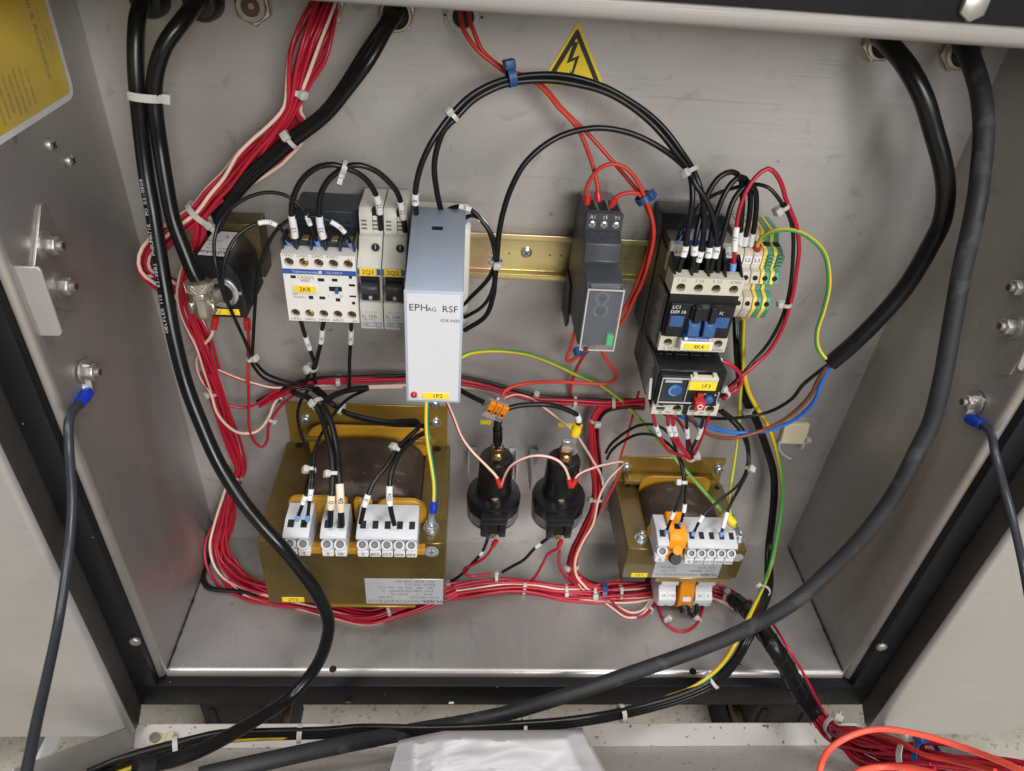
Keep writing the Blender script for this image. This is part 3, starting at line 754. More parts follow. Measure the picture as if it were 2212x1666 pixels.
cv = MB(); cv.box(xa + 0.6, xb - 0.1, -87.6, -86.8, 284.6, 329); cv.box(xa + 0.6, xa + 1.4, -86.8, -83.1, 284.6, 329); cv.box(xb - 0.9, xb - 0.1, -86.8, -83.1, 284.6, 329); cv.box(xa + 1.4, xb - 0.9, -86.8, -83.1, 284.6, 285.4)
cv.box(xa + 2.4, xb - 2.6, -87.0, -83.2, 329, 330.4)
cover = cv.build('cover', 'clear', c, 0.3)
rim = MB()
for q in ((xa + 0.5, xb, 328.2, 329.1), (xa + 0.5, xb, 284.5, 285.3), (xa + 0.5, xa + 1.3, 285.3, 328.2), (xb - 0.8, xb, 285.3, 328.2)): rim.box(q[0], q[1], -87.9, -87.5, q[2], q[3])
rim.build('cover_rim', 'tie', cover)
MB().box(xa + 3, xa + 6, -88, -87.4, 284.4, 287.4).build('cover_latch', 'slate', cover)
for s in (xa + 2.0, xb - 1.6): MB().cyl((s - 0.8, -83.5, 325.6), (s + 0.8, -83.5, 325.6), 1.3, 12).build('hinge', 'slate', cover)

# ================================================================== main contactor 4K4
c = thing('main_contactor', 'black and ivory power contactor with blue shutters and the tag 4K4', 'contactor', (153, -8, 306))
x0, x1 = 130.0, 175.2
MB().box(x0, x1, -58, -8, 272, 338).build('body', 'black', c, 0.6)
MB().prism([(-2, 352), (-22, 352), (-30, 343), (-30, 262), (-2, 262)], x0 - 0.6, x1 - 4, 'x').build('base', 'black', c, 1.0)
MB().box(x0 + 1, x1 - 1.0, -55, -30, 338, 344.5).build('coil_top', 'black', c, 0.5)
b = MB(); b.box(x0 - 0.1, x0 + 11, -56, -50, 326, 345.5); b.box(x1 - 14, x1 + 0.1, -56, -50, 326, 345.5); b.box(x0 + 11, x1 - 14, -55, -51, 337, 345.2)
b.build('upper_block', 'beige', c, 0.6)
for cx in (x0 + 6.2, x1 - 7): MB().cyl((cx, -56.2, 334.4), (cx, -55, 334.4), 3.0, 16).build('screw_hole', 'dark', c)
b = MB(); b.text('A1', 2.4, (x0 + 5, -56.2, 340.4)); b.text('A2', 2.4, (x1 - 7, -56.2, 340.8)); b.build('lettering', 'ink_blue', c)
MB().box(x0 + 10, x1 - 16, -57, -40, 345.3, 349.5).build('coil_marker', 'blue_bar', c, 0.3)
b = MB()
for k in range(5): b.prism([(-74, 331.5), (-58, 345 if 0 < k < 4 else 341), (-54, 345 if 0 < k < 4 else 341), (-54, 331)], x0 + 0.2 + k * 10.75, x0 + 2.0 + k * 10.75)
b.build('barrier', 'black', c, 0.3)
def strip(z0, z1, hz, name):
    f = MB(); w = (x1 - x0) / 4
    for k in range(4): f.holed(x0 + k * w, x0 + (k + 1) * w, z0, z1, -74.6, 3.0, 4.0, cz=hz, hole=1)
    for A in ((x0, z0, x0, z1), (x1, z0, x1, z1)): f.add([(A[0], -74.6, A[1]), (A[2], -74.6, A[3]), (A[2], -58, A[3]), (A[0], -58, A[1])], [(0, 1, 2, 3)])
    f.add([(x0, -74.6, z0), (x1, -74.6, z0), (x1, -58, z0), (x0, -58, z0)], [(0, 1, 2, 3)])
    f.add([(x0, -74.6, z1), (x1, -74.6, z1), (x1, -66, z1 + 1.2), (x0, -66, z1 + 1.2)], [(0, 1, 2, 3)])
    f.build(name, ['beige', 'dark'], c)
    for k in range(4):
        cx = x0 + (k + 0.5) * w
        prt(lambda b: screw_head(b, (cx, -70.8, hz), (0, -1, 0), 2.4, 1.0), 'terminal_screw', ['brass_dark', 'dark'], c)
strip(321.0, 332.4, 325.4, 'terminal_strip')
strip(278.0, 289.0, 284.4, 'terminal_strip')
b = MB()
for k, s in enumerate(('1  L1', '3  L2', '5  L3', '13 NO')): b.text(s, 1.9, (x0 + (k + 0.5) * 11.3 - 0.3, -74.7, 330.5))
for k, s in enumerate(('2  T1', '4  T2', '6  T3', '14 NO')): b.text(s, 1.9, (x0 + (k + 0.5) * 11.3 + 0.6, -74.7, 279.6))
b.build('lettering', 'ink_blue', c)
MB().box(x0 + 0.5, x1 - 0.5, -74.2, -57, 289, 321).build('middle_block', 'black', c, 0.4)
MB().box(x0 + 1.5, x1 - 2, -77.4, -74, 290.4, 315.4).build('front_face', 'black', c, 0.5)
b = MB(); b.text('LC1', 2.3, (x0 + 5.2, -77.6, 312.9), bold=1); b.text('D09 10', 2.3, (x0 + 6.8, -77.6, 309.4)); b.text('10', 2.3, (x1 - 10.4, -77.6, 309.6)); b.build('lettering', 'white', c)
MB().box(x0 + 2.6, x0 + 11.6, -78.0, -77.3, 298.6, 306.6).build('blue_shutter', 'blue_part', c, 0.3)
MB().box(x1 - 13, x1 - 4, -78.0, -77.3, 298.6, 306.6).build('blue_shutter', 'blue_part', c, 0.3)
MB().box(x0 + 14.6, x0 + 29, -80.2, -77, 305, 314.6).build('centre_block', 'black', c, 0.4)
for s in (15.2, 25.4):
    MB().prism([(-77, 305.5), (-79.4, 305.5), (-82.4, 303.0), (-83.2, 294.8), (-77, 294.6)], x0 + s - 1.0, x0 + s + 6.6, 'x').build('blue_carrier', 'blue_part', c, 0.4)
    MB().box(x0 + s + 0.8, x0 + s + 4.8, -83.2, -77, 304.6, 316).build('guide_rib', 'black', c, 0.4)
MB().box(x0 + 19.3, x0 + 26.4, -79.5, -77, 310.6, 315.2).build('centre_window', 'charcoal', c, 0.3)
for s in (2.6, 36.0): MB().box(x0 + s, x0 + s + 4.4, -77.6, -77.2, 291.6, 295.6).build('window', 'dark', c)
MB().box(x0 + 36, x0 + 40.5, -77.6, -77.2, 308, 312).build('window', 'dark', c)
pl = MB().box(x0 + 13, x0 + 30, -81.6, -77, 290.6, 293.6).build('logo_plate', 'blue_bar', c, 0.2)
b = MB(); b.text('Telemecanique', 2.0, (x0 + 22.6, -81.75, 292.1)); b.box(x0 + 13.6, x0 + 15.6, -81.72, -81.6, 291, 293.2); b.build('lettering', 'white', pl)
MB().box(x0 + 11.8, x0 + 33.4, -82.4, -76, 283.4, 290.2).build('tag_holder', 'white_plastic', c, 0.5)
label_plate(c, x0 + 14.2, x0 + 31.2, 284.5, 289.2, -82.4, '4K4', 2.9, off=1.0)
# printed side label seen on the left flank
b = MB()
random.seed(3)
sp = MB().box(x0 - 0.75, x0 - 0.05, -70, -46, 276, 318); sp.build('side_label', 'charcoal', c)
for k in range(34): b.box(x0 - 0.85, x0 - 0.74, -69 + random.random() * 3, -50 - random.random() * 8, 277 + k * 1.2, 277.35 + k * 1.2)
b.build('print_lines', 'ral_grey', c)

# ================================================================== overload relay 1F3
c = thing('overload_relay', 'black overload relay with blue dial, red stop button and the tag 1F3', 'relay', (153, -20, 252))
x0, x1 = 130.0, 175.6
MB().box(x0, x1, -88, -20, 238, 271.5).build('body', 'black', c, 0.8)
MB().box(x0 + 3, x1 - 7, -62, -50, 271.5, 273.5).build('bus_block', 'black', c, 0.5)
b = MB(); random.seed(5)
for k in range(7):
    for j in range(16):
        if random.random() < 0.7: b.box(x0 + 4 + j * 2.2, x0 + 5.2 + j * 2.2, -48 - k * 3.6, -47.4 - k * 3.6, 271.5, 271.65)
b.build('print_lines', 'ink_grey', c)
MB().prism([(-88, 246), (-88, 271), (-68, 271.5), (-40, 268), (-40, 240), (-70, 238)], x0 - 0.7, x0 - 0.03, 'x').build('side_label', 'charcoal', c)
b = MB()
for k in range(22): b.box(x0 - 0.8, x0 - 0.68, -80 + random.random() * 8, -46 - random.random() * 12, 241 + k * 1.3, 241.4 + k * 1.3)
b.build('print_lines', 'ral_grey', c)
MB().box(x0 + 0.3, x1 - 3, -92.5, -88, 245.6, 270).build('front_face', 'black', c, 0.6)
MB().box(x0 + 1.2, x0 + 18.6, -94.0, -92.6, 249.5, 270).build('grey_window', 'slate', c, 0.4)
MB().lathe((x0 + 10.8, -94, 260.0), -Y_, [(0, 4.8), (1.2, 4.7), (1.4, 4.2)], 26).build('dial', 'blue_part', c)
b = MB()
for k in range(10):
    a = math.radians(95 + k * 20); d = Vector((math.cos(a), 0, math.sin(a)))
    b.obox(Vector((x0 + 10.8, -95.45, 260)) + d * 3.7, d, Y_, d.cross(Y_), 0.5, 0.1, 0.16)
b.obox((x0 + 11.6, -95.5, 260.6), Vector((0.8, 0, 0.6)), Y_, Vector((-0.6, 0, 0.8)), 2.6, 0.1, 0.35, 1)
b.build('dial_scale', ['ink_pale', 'ink_blue'], c)
b = MB()
for q in ((0.8, 18.4, 269.6, 270.0), (0.8, 1.3, 246.5, 270), (0.8, 24, 250.0, 250.45), (0.8, 12, 246.5, 246.9), (18.6, 19.0, 250.6, 270)): b.box(x0 + q[0], x0 + q[1], -95.6, -94.6, q[2], q[3])
b.build('clear_cover_edge', 'tie', c)
MB().box(x0 + 3, x0 + 14, -95.4, -94, 266.8, 268.4).build('logo_plate', 'silver_label', c)
MB().box(x0 + 19.2, x0 + 37.8, -96.0, -92, 268.6, 271.6).build('tag_holder', 'beige', c, 0.3)
label_plate(c, x0 + 19.2, x0 + 37.6, 261.4, 268.4, -95.4, '1F3', 3.2, off=2.0)
for s in (21, 34): MB().box(x0 + s, x0 + s + 2.4, -95.6, -92, 271.6, 273.4).build('tag_clip', 'beige', c)
MB().box(x0 + 25.4, x0 + 32.4, -99.5, -92.4, 247.4, 254.2).build('stop_button', 'red_btn', c, 0.5)
MB().box(x0 + 27, x0 + 31, -95, -92.4, 254.4, 257.4).build('button_stem', 'red_btn', c, 0.3)
b = MB(); pts = [(x0 + 28.9 + 1.7 * math.cos(a), -99.62, 250.6 + 1.7 * math.sin(a)) for a in [2 * math.pi * k / 20 for k in range(21)]]; b.tube(pts, 0.33, 6); b.build('stop_mark', 'white', c)
MB().lathe((x0 + 35.6, -92.6, 252.6), -Y_, [(0, 2.9), (2.6, 2.8), (3.0, 2.3)], 20).build('reset_dial', 'blue_part', c)
b = MB(); b.text('H', 1.6, (x0 + 32.6, -92.7, 256.0)); b.text('A', 1.6, (x0 + 39.8, -92.7, 255.6))
for k, s in enumerate('RESET'): b.text(s, 1.5, (x0 + 42.0, -92.7, 257.2 - k * 1.9))
b.build('lettering', 'white', c)
f = MB(); w = (x1 - x0) / 4
for k in range(4): f.holed(x0 + k * w, x0 + (k + 1) * w, 236.4, 245.8, -90.6, 3.1, 4.0, cz=241.6, hole=1)
for A in (x0, x1): f.add([(A, -90.6, 236.4), (A, -90.6, 245.8), (A, -84, 245.8), (A, -84, 236.4)], [(0, 1, 2, 3)])
f.add([(x0, -90.6, 236.4), (x1, -90.6, 236.4), (x1, -84, 236.4), (x0, -84, 236.4)], [(0, 1, 2, 3)]); f.add([(x0, -90.6, 245.8), (x1, -90.6, 245.8), (x1, -88, 246), (x0, -88, 246)], [(0, 1, 2, 3)])
f.build('terminal_strip', ['beige', 'dark'], c)
for k in range(4):
    cx = x0 + (k + 0.5) * w
    prt(lambda b: screw_head(b, (cx, -86.9, 241.4), (0, -1, 0), 2.4, 0.9), 'terminal_screw', ['brass_dark', 'dark'], c)
MB().box(x0 + 21.2, x0 + 24.0, -92.8, -90.4, 238.2, 246.2).build('divider', 'black', c)
b = MB()
for s, xx, zz in (('98', 6, 238), ('NO', 11.6, 238.8), ('97', 17, 237.9), ('95', 29, 237.9), ('NC', 34.8, 238.8), ('96', 40, 237.9)): b.text(s, 1.5, (x0 + xx, -90.75, zz - 0.5))
b.build('lettering', 'ink_blue', c)
MB().prism([(-90, 248), (-84, 262), (-80, 248)], x0 - 4, x0 - 2.0, 'x').build('side_latch', 'tie', c, 0.3)

# ================================================================== rail terminals to the right of the contactor
def rail_terminal(x, w, lab, gy, txt=None):
    t = thing('rail_terminal', lab, 'terminal', (x, -8, 306), 'rail terminals right of the power contactor')
    prof = [(-8, 347), (-30, 347), (-34, 341), (-44, 339), (-46, 337), (-46, 327), (-50, 326), (-52, 318), (-42, 316), (-42, 309), (-50, 307), (-52, 299), (-48, 290), (-34, 287), (-8, 280)]
    x0, x1 = x - w / 2 + 0.12, x + w / 2 - 0.12
    if gy:
        MB().prism(prof, x0, x - 0.4, 'x').build('yellow_half', 'yellow_t', t, 0.3)
        MB().prism([(a * 1.002, z) for a, z in prof], x - 0.4, x1, 'x').build('green_half', 'green_t', t, 0.3)
        for k in range(4): MB().box(x - 0.6, x1 + 0.4, -48.4, -45.5, 328.4 + k * 2.5, 329.6 + k * 2.5).build('rib', 'green_t', t)
    else:
        MB().prism(prof, x0, x1, 'x').build('body', 'beige_t', t, 0.3)
    for z, yy in ((322, -51.6), (302.6, -51.6)):
        MB().cyl((x, yy, z), (x, yy + 2, z), w * 0.27, 14).build('screw_hole', 'dark', t)
    MB().box(x - w * 0.3, x + w * 0.3, -40, -36, 339.6, 341.2).build('wire_entry', 'dark', t)
    if txt:
        q = MB().box(x0 + 0.2, x1 - 0.2, -46.6, -46, 329.6, 335.4).build('tag_plate', 'white', t, 0.2)
        MB().text(txt, 2.6, (x, -46.75, 332.4)).build('lettering', 'ink', q)
rail_terminal(179.0, 6.2, 'sand coloured rail terminal marked L1, half behind the power contactor', False, 'L1')
rail_terminal(185.4, 6.2, 'sand coloured rail terminal marked L2, between its two neighbours', False, 'L2')
rail_terminal(191.8, 6.2, 'sand coloured rail terminal marked L3, next to the green and yellow ones', False, 'L3')
rail_terminal(198.4, 6.4, 'green and yellow earth terminal touching the sand coloured ones', True)
rail_terminal(205.0, 6.4, 'green and yellow earth terminal at the right end of the rail', True)

# ================================================================== solenoid coil at the left
c = thing('solenoid_coil', 'black solenoid valve coil with white label on top and yellow MV tag', 'solenoid', (-150, -20, 305))
x0, x1 = -165.5, -136.5
MB().prism([(x0, 284), (x1 - 2, 284), (x1, 288), (x1 - 2, 312), (x1 - 7, 322), (x1 - 12, 325), (x0, 326)], -64, -22, 'y').build('coil_body', 'black', c, 1.2, 2)
MB().box(x0 + 6, x1 + 1.8, -21.8, -4, 291, 330).build('brass_plate', 'olive_brass', c, 0.5)
lb = MB().add([(-162.6, -60, 326.25), (-145, -60, 325.6), (-145, -26, 325.6), (-162.6, -26, 326.25)], [(0, 1, 2, 3)]).build('label', 'white', c)
b = MB(); R180 = (Vector((-1, 0, 0.037)), Vector((0, -1, 0)))
b.text('kuhnke', 4.0, (-153.6, -55.5, 326.1), *R180, wide=1.1); b.text('24 V  50 Hz', 1.8, (-154, -50.4, 326.1), *R180); b.text('C E', 3.4, (-149.4, -33.5, 325.95), *R180); b.text('110 2101', 1.8, (-157.8, -40, 326.25), *R180); b.text('10 W', 1.8, (-158, -45, 326.25), *R180)
b.build('lettering', 'ink', lb)
MB().lathe((-150.6, -64, 303), -Y_, [(0, 10.4), (1.6, 10.4), (2.0, 9.6), (2.0, 7.0), (0.4, 6.8)], 28, caps=False).build('lock_washer', 'zinc', c)
MB().lathe((-150.6, -63.9, 303), -Y_, [(0, 6.9), (0.5, 6.7)], 22).build('core_hole', 'dark', c)
MB().box(-140.6, -138.4, -65.8, -64, 302.4, 304.4).build('washer_tab', 'zinc', c)
lp = MB().box(-160, -142, -64.7, -64, 286.4, 290.8).build('tag_plate', 'yellow', c, 0.5)
MB().text('MV', 3.0, (-156.6, -64.85, 288.5), wide=1.2).build('lettering', 'ink_grey', lp)
b = MB()
for k in range(16): b.box(x1 - 5.8, x1 - 2.4, -64.6, -64, 289.5 + k * 1.75, 290.4 + k * 1.75)
b.build('cooling_rib', 'black', c)
MB().box(-148.6, -143.0, -46, -44.6, 276, 284).build('tab', 'zinc', c, 0.8)
# knurled elbow plug in front of it
c = thing('cable_connector', 'nickel plated knurled elbow plug on the end of the black cable', 'connector', at(437, 640, -74))
top = at(428, 606, -72); bot = at(443, 682, -76); ax = (bot - top).normalized()
kn = MB(); L = (bot - top).length
kn.lathe(top, ax, [(-0.5, 5.0), (0, 7.4), (0.8, 8.4), (6.4, 7.8), (7.2, 6.6)], 30)
kn.build('knurled_nut', 'nickel', c)
b = MB(); u = ax.orthogonal().normalized(); w_ = ax.cross(u)
for k in range(22):
    for s in (-1, 1):
        pts = [top + ax * (1.0 + 5.2 * j / 4) + (u * math.cos(2 * math.pi * (k + s * j * 0.45) / 22) + w_ * math.sin(2 * math.pi * (k + s * j * 0.45) / 22)) * (8.42 - 0.5 * j / 4) for j in range(5)]
        b.tube(pts, 0.22, 4)
b.build('knurl', 'nickel', c)
b = MB(); b.lathe(top, ax, [(7.0, 7.2), (10.0, 7.4), (11.5, 6.4), (20.5, 5.8), (23.5, 4.8), (25.0, 2.2)], 8, 0, 0.3); b.build('plug_body', 'nickel', c, 0.5, 2)
for s in (-1, 1): MB().obox(top + ax * 16.5 + X_ * (6.4 * s) - Y_ * 1.5, X_, Y_, ax, 1.4, 2.2, 3.4).build('lug', 'nickel', c, 0.4)
MB().cyl(top + ax * 13 + Vector((2, 3, 0)), top + ax * 13 + Vector((9, 11, -1)), 5.4, 20).build('elbow', 'nickel', c, 0.5)

# ================================================================== transformers
EX180, EZ180 = Vector((-1, 0, 0)), Vector((0, 0, -1))
def terminal_block(parent, x0, n, pitch, Y, z, marks, m='term_grey'):
    """Screw terminal block seen from above: sloped top with wire slots, screw domes and numbered feet."""
    w = n * pitch
    o = MB().prism([(Y + 22, z + 4), (Y + 6, z + 4), (Y - 6, z), (Y - 7, z - 2.2), (Y - 3.4, z - 4.2), (Y - 3.4, z - 17), (Y + 22, z - 17)], x0, x0 + w, 'x').build('terminal_block', m, parent, 0.4)
    for k in range(n):
        cx = x0 + (k + 0.5) * pitch
        sl = Vector((0, -12, -4)).normalized(); nn = Vector((0, -4, 12)).normalized()
        MB().obox(Vector((cx, Y + 2.6, z + 2.87)), X_, sl, nn, pitch * 0.24, 3.0, 0.25).build('wire_slot', 'dark', o)
        MB().lathe((cx, Y - 1.5, z - 11.2), Vector((0, -0.82, 0.57)), [(-3, pitch * 0.46), (6.8, pitch * 0.46), (6.8, pitch * 0.30), (5.2, pitch * 0.28)], 16, [0, 0, 1, 1][:3] + [1]).build('screw_dome', [m, 'ink_grey'], o)
        q = MB().box(cx - pitch * 0.45, cx + pitch * 0.45, Y - 7.2, Y - 2, z - 20.4, z - 14.4).build('number_tag', 'white', o, 0.4)
        if marks[k]: MB().text(marks[k], 3.0, (cx, Y - 7.35, z - 17.4), EX180, EZ180).build('lettering', 'ink', q)
    return o

def core(b, x0, x1, Y0, Y1, z0, z1): b.box(x0, x1, Y1, Y0, z0, z1)

# big one, 2T3
c = thing('transformer', 'large bronze lacquered transformer with the tag 2T3', 'transformer', (-75, -55, 90))
X0, X1 = -144.0, -6.6
MB().box(X0, X1, -110, -1, 50.5, 121).build('core_shell', 'bronze', c, 1.0)
b = MB(); b.box(X0, X0 + 25, -110, -2, 121, 123.4); b.box(X1 - 21, X1, -110, -2, 121, 123.4); b.box(X0 + 25, X1 - 21, -110, -90, 121, 123.2); b.build('top_frame', 'bronze', c, 0.6)
MB().box(X0 + 3, X1 - 3, -1.8, -0.3, 121, 166).build('mounting_flange', 'bronze_edge', c, 0.4)
MB().prism([(-0.4, 128), (-2, 128), (-16, 136.5), (-16, 141), (-2, 141)], X0 + 16, X1 - 12, 'x').build('flange_step', 'bronze_edge', c, 0.6)
for x, y in ((660, 905), (940, 912)):
    p = at(x, y, -2)
    MB().lathe(p, -Y_, [(0, 5.0), (0.8, 5.0)], 22).build('washer', 'zinc', c)
    prt(lambda b: screw_head(b, p - Y_ * 0.8, (0, -1, 0), 4.0, 3.0), 'screw_head', ['zinc', 'ink_grey'], c)
for x, y in ((646, 962), (944, 970), (655, 960)):
    if x == 655: continue
    p = at_z(x, y, 123.5); MB().lathe(p, Z_, [(0, 3.3), (0.1, 3.3)], 18).build('core_hole', 'dark', c)
# winding: padded roll standing proud of the core
def pad(b, x0, x1, y0, y1, z0, zt, nx=18, ny=14, e=4.0):
    vs, fs = [], []
    for j in range(ny + 1):
        for i in range(nx + 1):
            u, v = i / nx * 2 - 1, j / ny * 2 - 1
            k = max(0.0, 1 - abs(u) ** e) ** (1 / 2.2) * max(0.0, 1 - abs(v) ** 7) ** (1 / 3)
            vs.append((x0 + (x1 - x0) * i / nx, y0 + (y1 - y0) * j / ny, z0 + (zt - z0) * k))
    for j in range(ny):
        for i in range(nx): fs.append((j * (nx + 1) + i, j * (nx + 1) + i + 1, (j + 1) * (nx + 1) + i + 1, (j + 1) * (nx + 1) + i))
    b.add(vs, fs)
b = MB(); pad(b, -119.5, -26, -84, -14, 116, 150, e=3.2); b.build('winding', 'coil', c, angle=80)
MB().box(X0 + 25, X1 - 21, -90, -3, 119, 122.2).build('core_window', 'dark', c)
def roundplate(x0, x1, z0, z1, r):
    return [(x0, z0), (x1, z0)] + arc(x1 - r, z1 - r, r, 0, 90) + arc(x0 + r, z1 - r, r, 90, 180)
MB().prism(roundplate(-123, -22, 118, 152.5, 14), -13.5, -11, 'y').build('bobbin_flange', 'bobbin', c, 0.5)
fb = MB(); fb.prism(roundplate(-123, -88, 116, 148, 7), -90.5, -86.5, 'y'); fb.prism(roundplate(-60, -22, 116, 147, 12), -90.5, -86.5, 'y')
for x in (-84, -73, -66): fb.prism(roundplate(x - 2.5, x + 4, 116, 147, 2.5), -90.5, -86.5, 'y')
fb.prism([(-123, 112), (-22, 112), (-22, 122), (-123, 122)], -90.5, -86.5, 'y')
fb.build('bobbin_flange', 'bobbin', c, 0.5)
b = MB()
for k in range(16): b.tube([(-88 + k * 1.75, -86 - (k % 3), 118), (-87.6 + k * 1.75, -87 + (k % 2), 143)], 0.6, 5)
b.build('copper_leads', 'copper', c)
MB().box(-123, -22, -116, -90.6, 117, 122.8).build('terminal_base', 'bobbin', c, 0.6)
terminal_block(c, -121.5, 2, 9.2, -113, 140, ('1', '2'))
terminal_block(c, -95.6, 2, 9.2, -113, 140, ('0', '40'))
terminal_block(c, -70.4, 5, 8.7, -113, 140, ('0', '208', '230', '400', '440'))
# earth stud
p = at(931, 1150, -98); p = Vector((p.x, -101, 121.2))
es = at_z(931, 1143, 123.4)
b = MB(); b.lathe(es, Z_, [(0, 6.2), (1.2, 6.2), (1.2, 5.0), (2.4, 5.0), (2.4, 5.8), (3.6, 5.6)], 24); b.build('serrated_washer', 'zinc', c)
MB().lathe(es + Z_ * 3.6, Z_, [(0, 4.6), (4.4, 4.6)], 6).build('hex_nut', 'zinc', c, 0.4)
MB().lathe(es + Z_ * 8, Z_, [(0, 2.2), (7, 2.2), (7.6, 1.6)], 14).build('stud', 'zinc', c)
b = MB(); ec = at(932, 1192, -110.2)
b.lathe(ec, -Y_, [(0, 5.4), (0.3, 5.4)], 24); ep = b.build('earth_label', 'silver_label', c)
b = MB(); r_ = [(ec.x + 4.2 * math.cos(a), -110.62, ec.z + 4.2 * math.sin(a)) for a in [2 * math.pi * k / 24 for k in range(25)]]; b.tube(r_, 0.22, 5)
b.box(ec.x - 0.2, ec.x + 0.2, -110.7, -110.5, ec.z, ec.z + 3); b.box(ec.x - 2.6, ec.x + 2.6, -110.7, -110.5, ec.z - 0.3, ec.z + 0.1); b.box(ec.x - 1.7, ec.x + 1.7, -110.7, -110.5, ec.z - 1.4, ec.z - 1.0); b.box(ec.x - 0.8, ec.x + 0.8, -110.7, -110.5, ec.z - 2.5, ec.z - 2.1)
b.build('earth_mark', 'ink', ep)
def name_plate(parent, x0, x1, z0, z1, Y, lines, heads):
    o = MB().box(x0, x1, Y - 0.5, Y, z0, z1).build('name_plate', 'silver_label', parent, 0.25)
    b = MB()
    for s, h, xx, zz, w in lines: b.text(s, h, (xx, Y - 0.62, zz), EX180, EZ180, wide=w)
    b.build('lettering', 'ink_grey', o)
    b = MB()
    for s, h, xx, zz, w in heads: b.text(s, h, (xx, Y - 0.64, zz), EX180, EZ180 - X_ * -0.25, wide=w)
    b.build('lettering', 'ink', o)
name_plate(c, -68.5, -8.2, 51.6, 82.6, -110, [('Fa.Nr. 0002225', 2.3, -23.0, 60.2, 1.1), ('Typ EIK', 2.3, -53, 60.2, 1.1), ('kVA    2      50/60 Hz', 2.3, -33, 64.2, 1.1), ('Prim. 208/230/400/440    V', 2.3, -36, 68.2, 1.1), ('Sek.   40V   50A  ED  max. 7.5s', 2.3, -37, 72.2, 1.0), ('Kd.Nr. 519 113', 2.3, -26, 76.2, 1.1), ('Art.  0122 1358 002', 2.3, -30, 80.0, 1.1), ('CH-8107 BUCHS', 3.2, -54, 55.4, 0.8), ('-TRAFO', 3.4, -32.2, 55.4, 0.9)], [('HUBER', 3.9, -16.6, 55.4, 0.9)])
label_plate(c, -133.5, -116.4, 52.6, 58.4, -110, '2T3', 3.4)
b = MB(); b.box(-100, -30, -112, -3, 48.6, 50.3); b.build('bottom_flange', 'bronze_edge', c, 0.4)

# small one, 2T1
c = thing('transformer', 'small bronze transformer with the tag 2T1 and an orange fuse holder', 'transformer', (192, -42, 65))
X0, X1 = 141.5, 241.0
MB().box(X0, X1, -80, -2, 49, 83.5).build('core_shell', 'bronze', c, 1.0)
b = MB(); b.box(X0, X0 + 25, -80, -2, 83.6, 86); b.box(X1 - 22, X1, -80, -2, 83.6, 86); b.box(X0 + 25, X1 - 22, -80, -60, 83.6, 85.8); b.build('top_frame', 'bronze', c, 0.6)
MB().box(X0 + 2, X1 - 3, -1.8, -0.3, 84, 116).build('mounting_flange', 'bronze_edge', c, 0.4)
MB().prism([(-0.4, 90), (-14, 94), (-14, 98.4), (-2, 98.4)], X0 + 6, X1 - 12, 'x').build('flange_step', 'bronze_edge', c, 0.5)
MB().box(174, 183, -15, -13.8, 94.4, 98.8).build('step_clip', 'black', c)
for x, y in ((1352, 1008), (1551, 1013)):
    p = at(x, y, -2)
    MB().lathe(p, -Y_, [(0, 5.0), (0.8, 5.0)], 22).build('washer', 'zinc', c)
    prt(lambda b: screw_head(b, p - Y_ * 0.8, (0, -1, 0), 4.2, 3.2), 'screw_head', ['zinc', 'ink_grey'], c)
for x, y in ((1356, 1048), (1549, 1054)):
    p = at_z(x, y, 86.1); MB().lathe(p, Z_, [(0, 2.4), (0.1, 2.4)], 16).build('core_hole', 'dark', c)
b = MB(); pad(b, 158, 226, -65, -15, 78, 106, 16, 12, e=2.4); b.build('winding', 'coil', c, angle=80)
MB().box(X0 + 25, X1 - 22, -60, -3, 82, 84.6).build('core_window', 'dark', c)
MB().prism(roundplate(161, 224, 84, 106, 10), -15.5, -13.8, 'y').build('bobbin_flange', 'bobbin', c, 0.5)
MB().prism(roundplate(158, 227, 79, 101, 8), -68, -64, 'y').build('bobbin_flange', 'bobbin', c, 0.5)
terminal_block(c, 160.5, 1, 9.5, -84, 104, ('0',))
terminal_block(c, 185.4, 5, 8.2, -84, 102, ('0', '208', '230', '400', '440'))
fo = MB().prism([(-62, 112), (-74, 112), (-88, 107), (-89, 97), (-84, 96), (-90, 84), (-62, 84)], 170.4, 184.4, 'x').build('fuse_holder', 'orange', c, 0.6)
MB().cyl((177.6, -85, 94), (177.6, -91, 97.6), 4.0, 18).build('fuse_boss', 'orange', fo, 0.4)
MB().lathe((177.6, -86, 84.5), Vector((0, -0.8, 0.5)), [(0, 5.2), (7, 5.0), (8, 4.4)], 20).build('fuse_cap', 'black', fo)
MB().obox((177.4, -77.5, 111.2), X_, Y_, Z_, 2.2, 2.6, 0.4).build('wire_slot', 'dark', fo)
for x, y, nm in ((1384, 1165, 0), (1595, 1163, 1)):
    p = at_z(x, y, 86)
    b = MB(); b.lathe(p, Z_, [(0, 5.4), (1.0, 5.4), (1.0, 4.6), (1.8, 4.6)], 22); b.build('washer', 'zinc', c)
    MB().lathe(p + Z_ * 1.8, Z_, [(0, 4.0), (3.4, 4.0)], 6).build('hex_nut', 'zinc', c, 0.4)
    MB().lathe(p + Z_ * 5.2, Z_, [(0, 2.0), (3.5, 2.0), (4, 1.4)], 12).build('stud', 'zinc', c)
ec = at(1594, 1205, -80.2)
MB().lathe(ec, -Y_, [(0, 4.6), (0.3, 4.6)], 22).build('earth_label', 'silver_label', c)
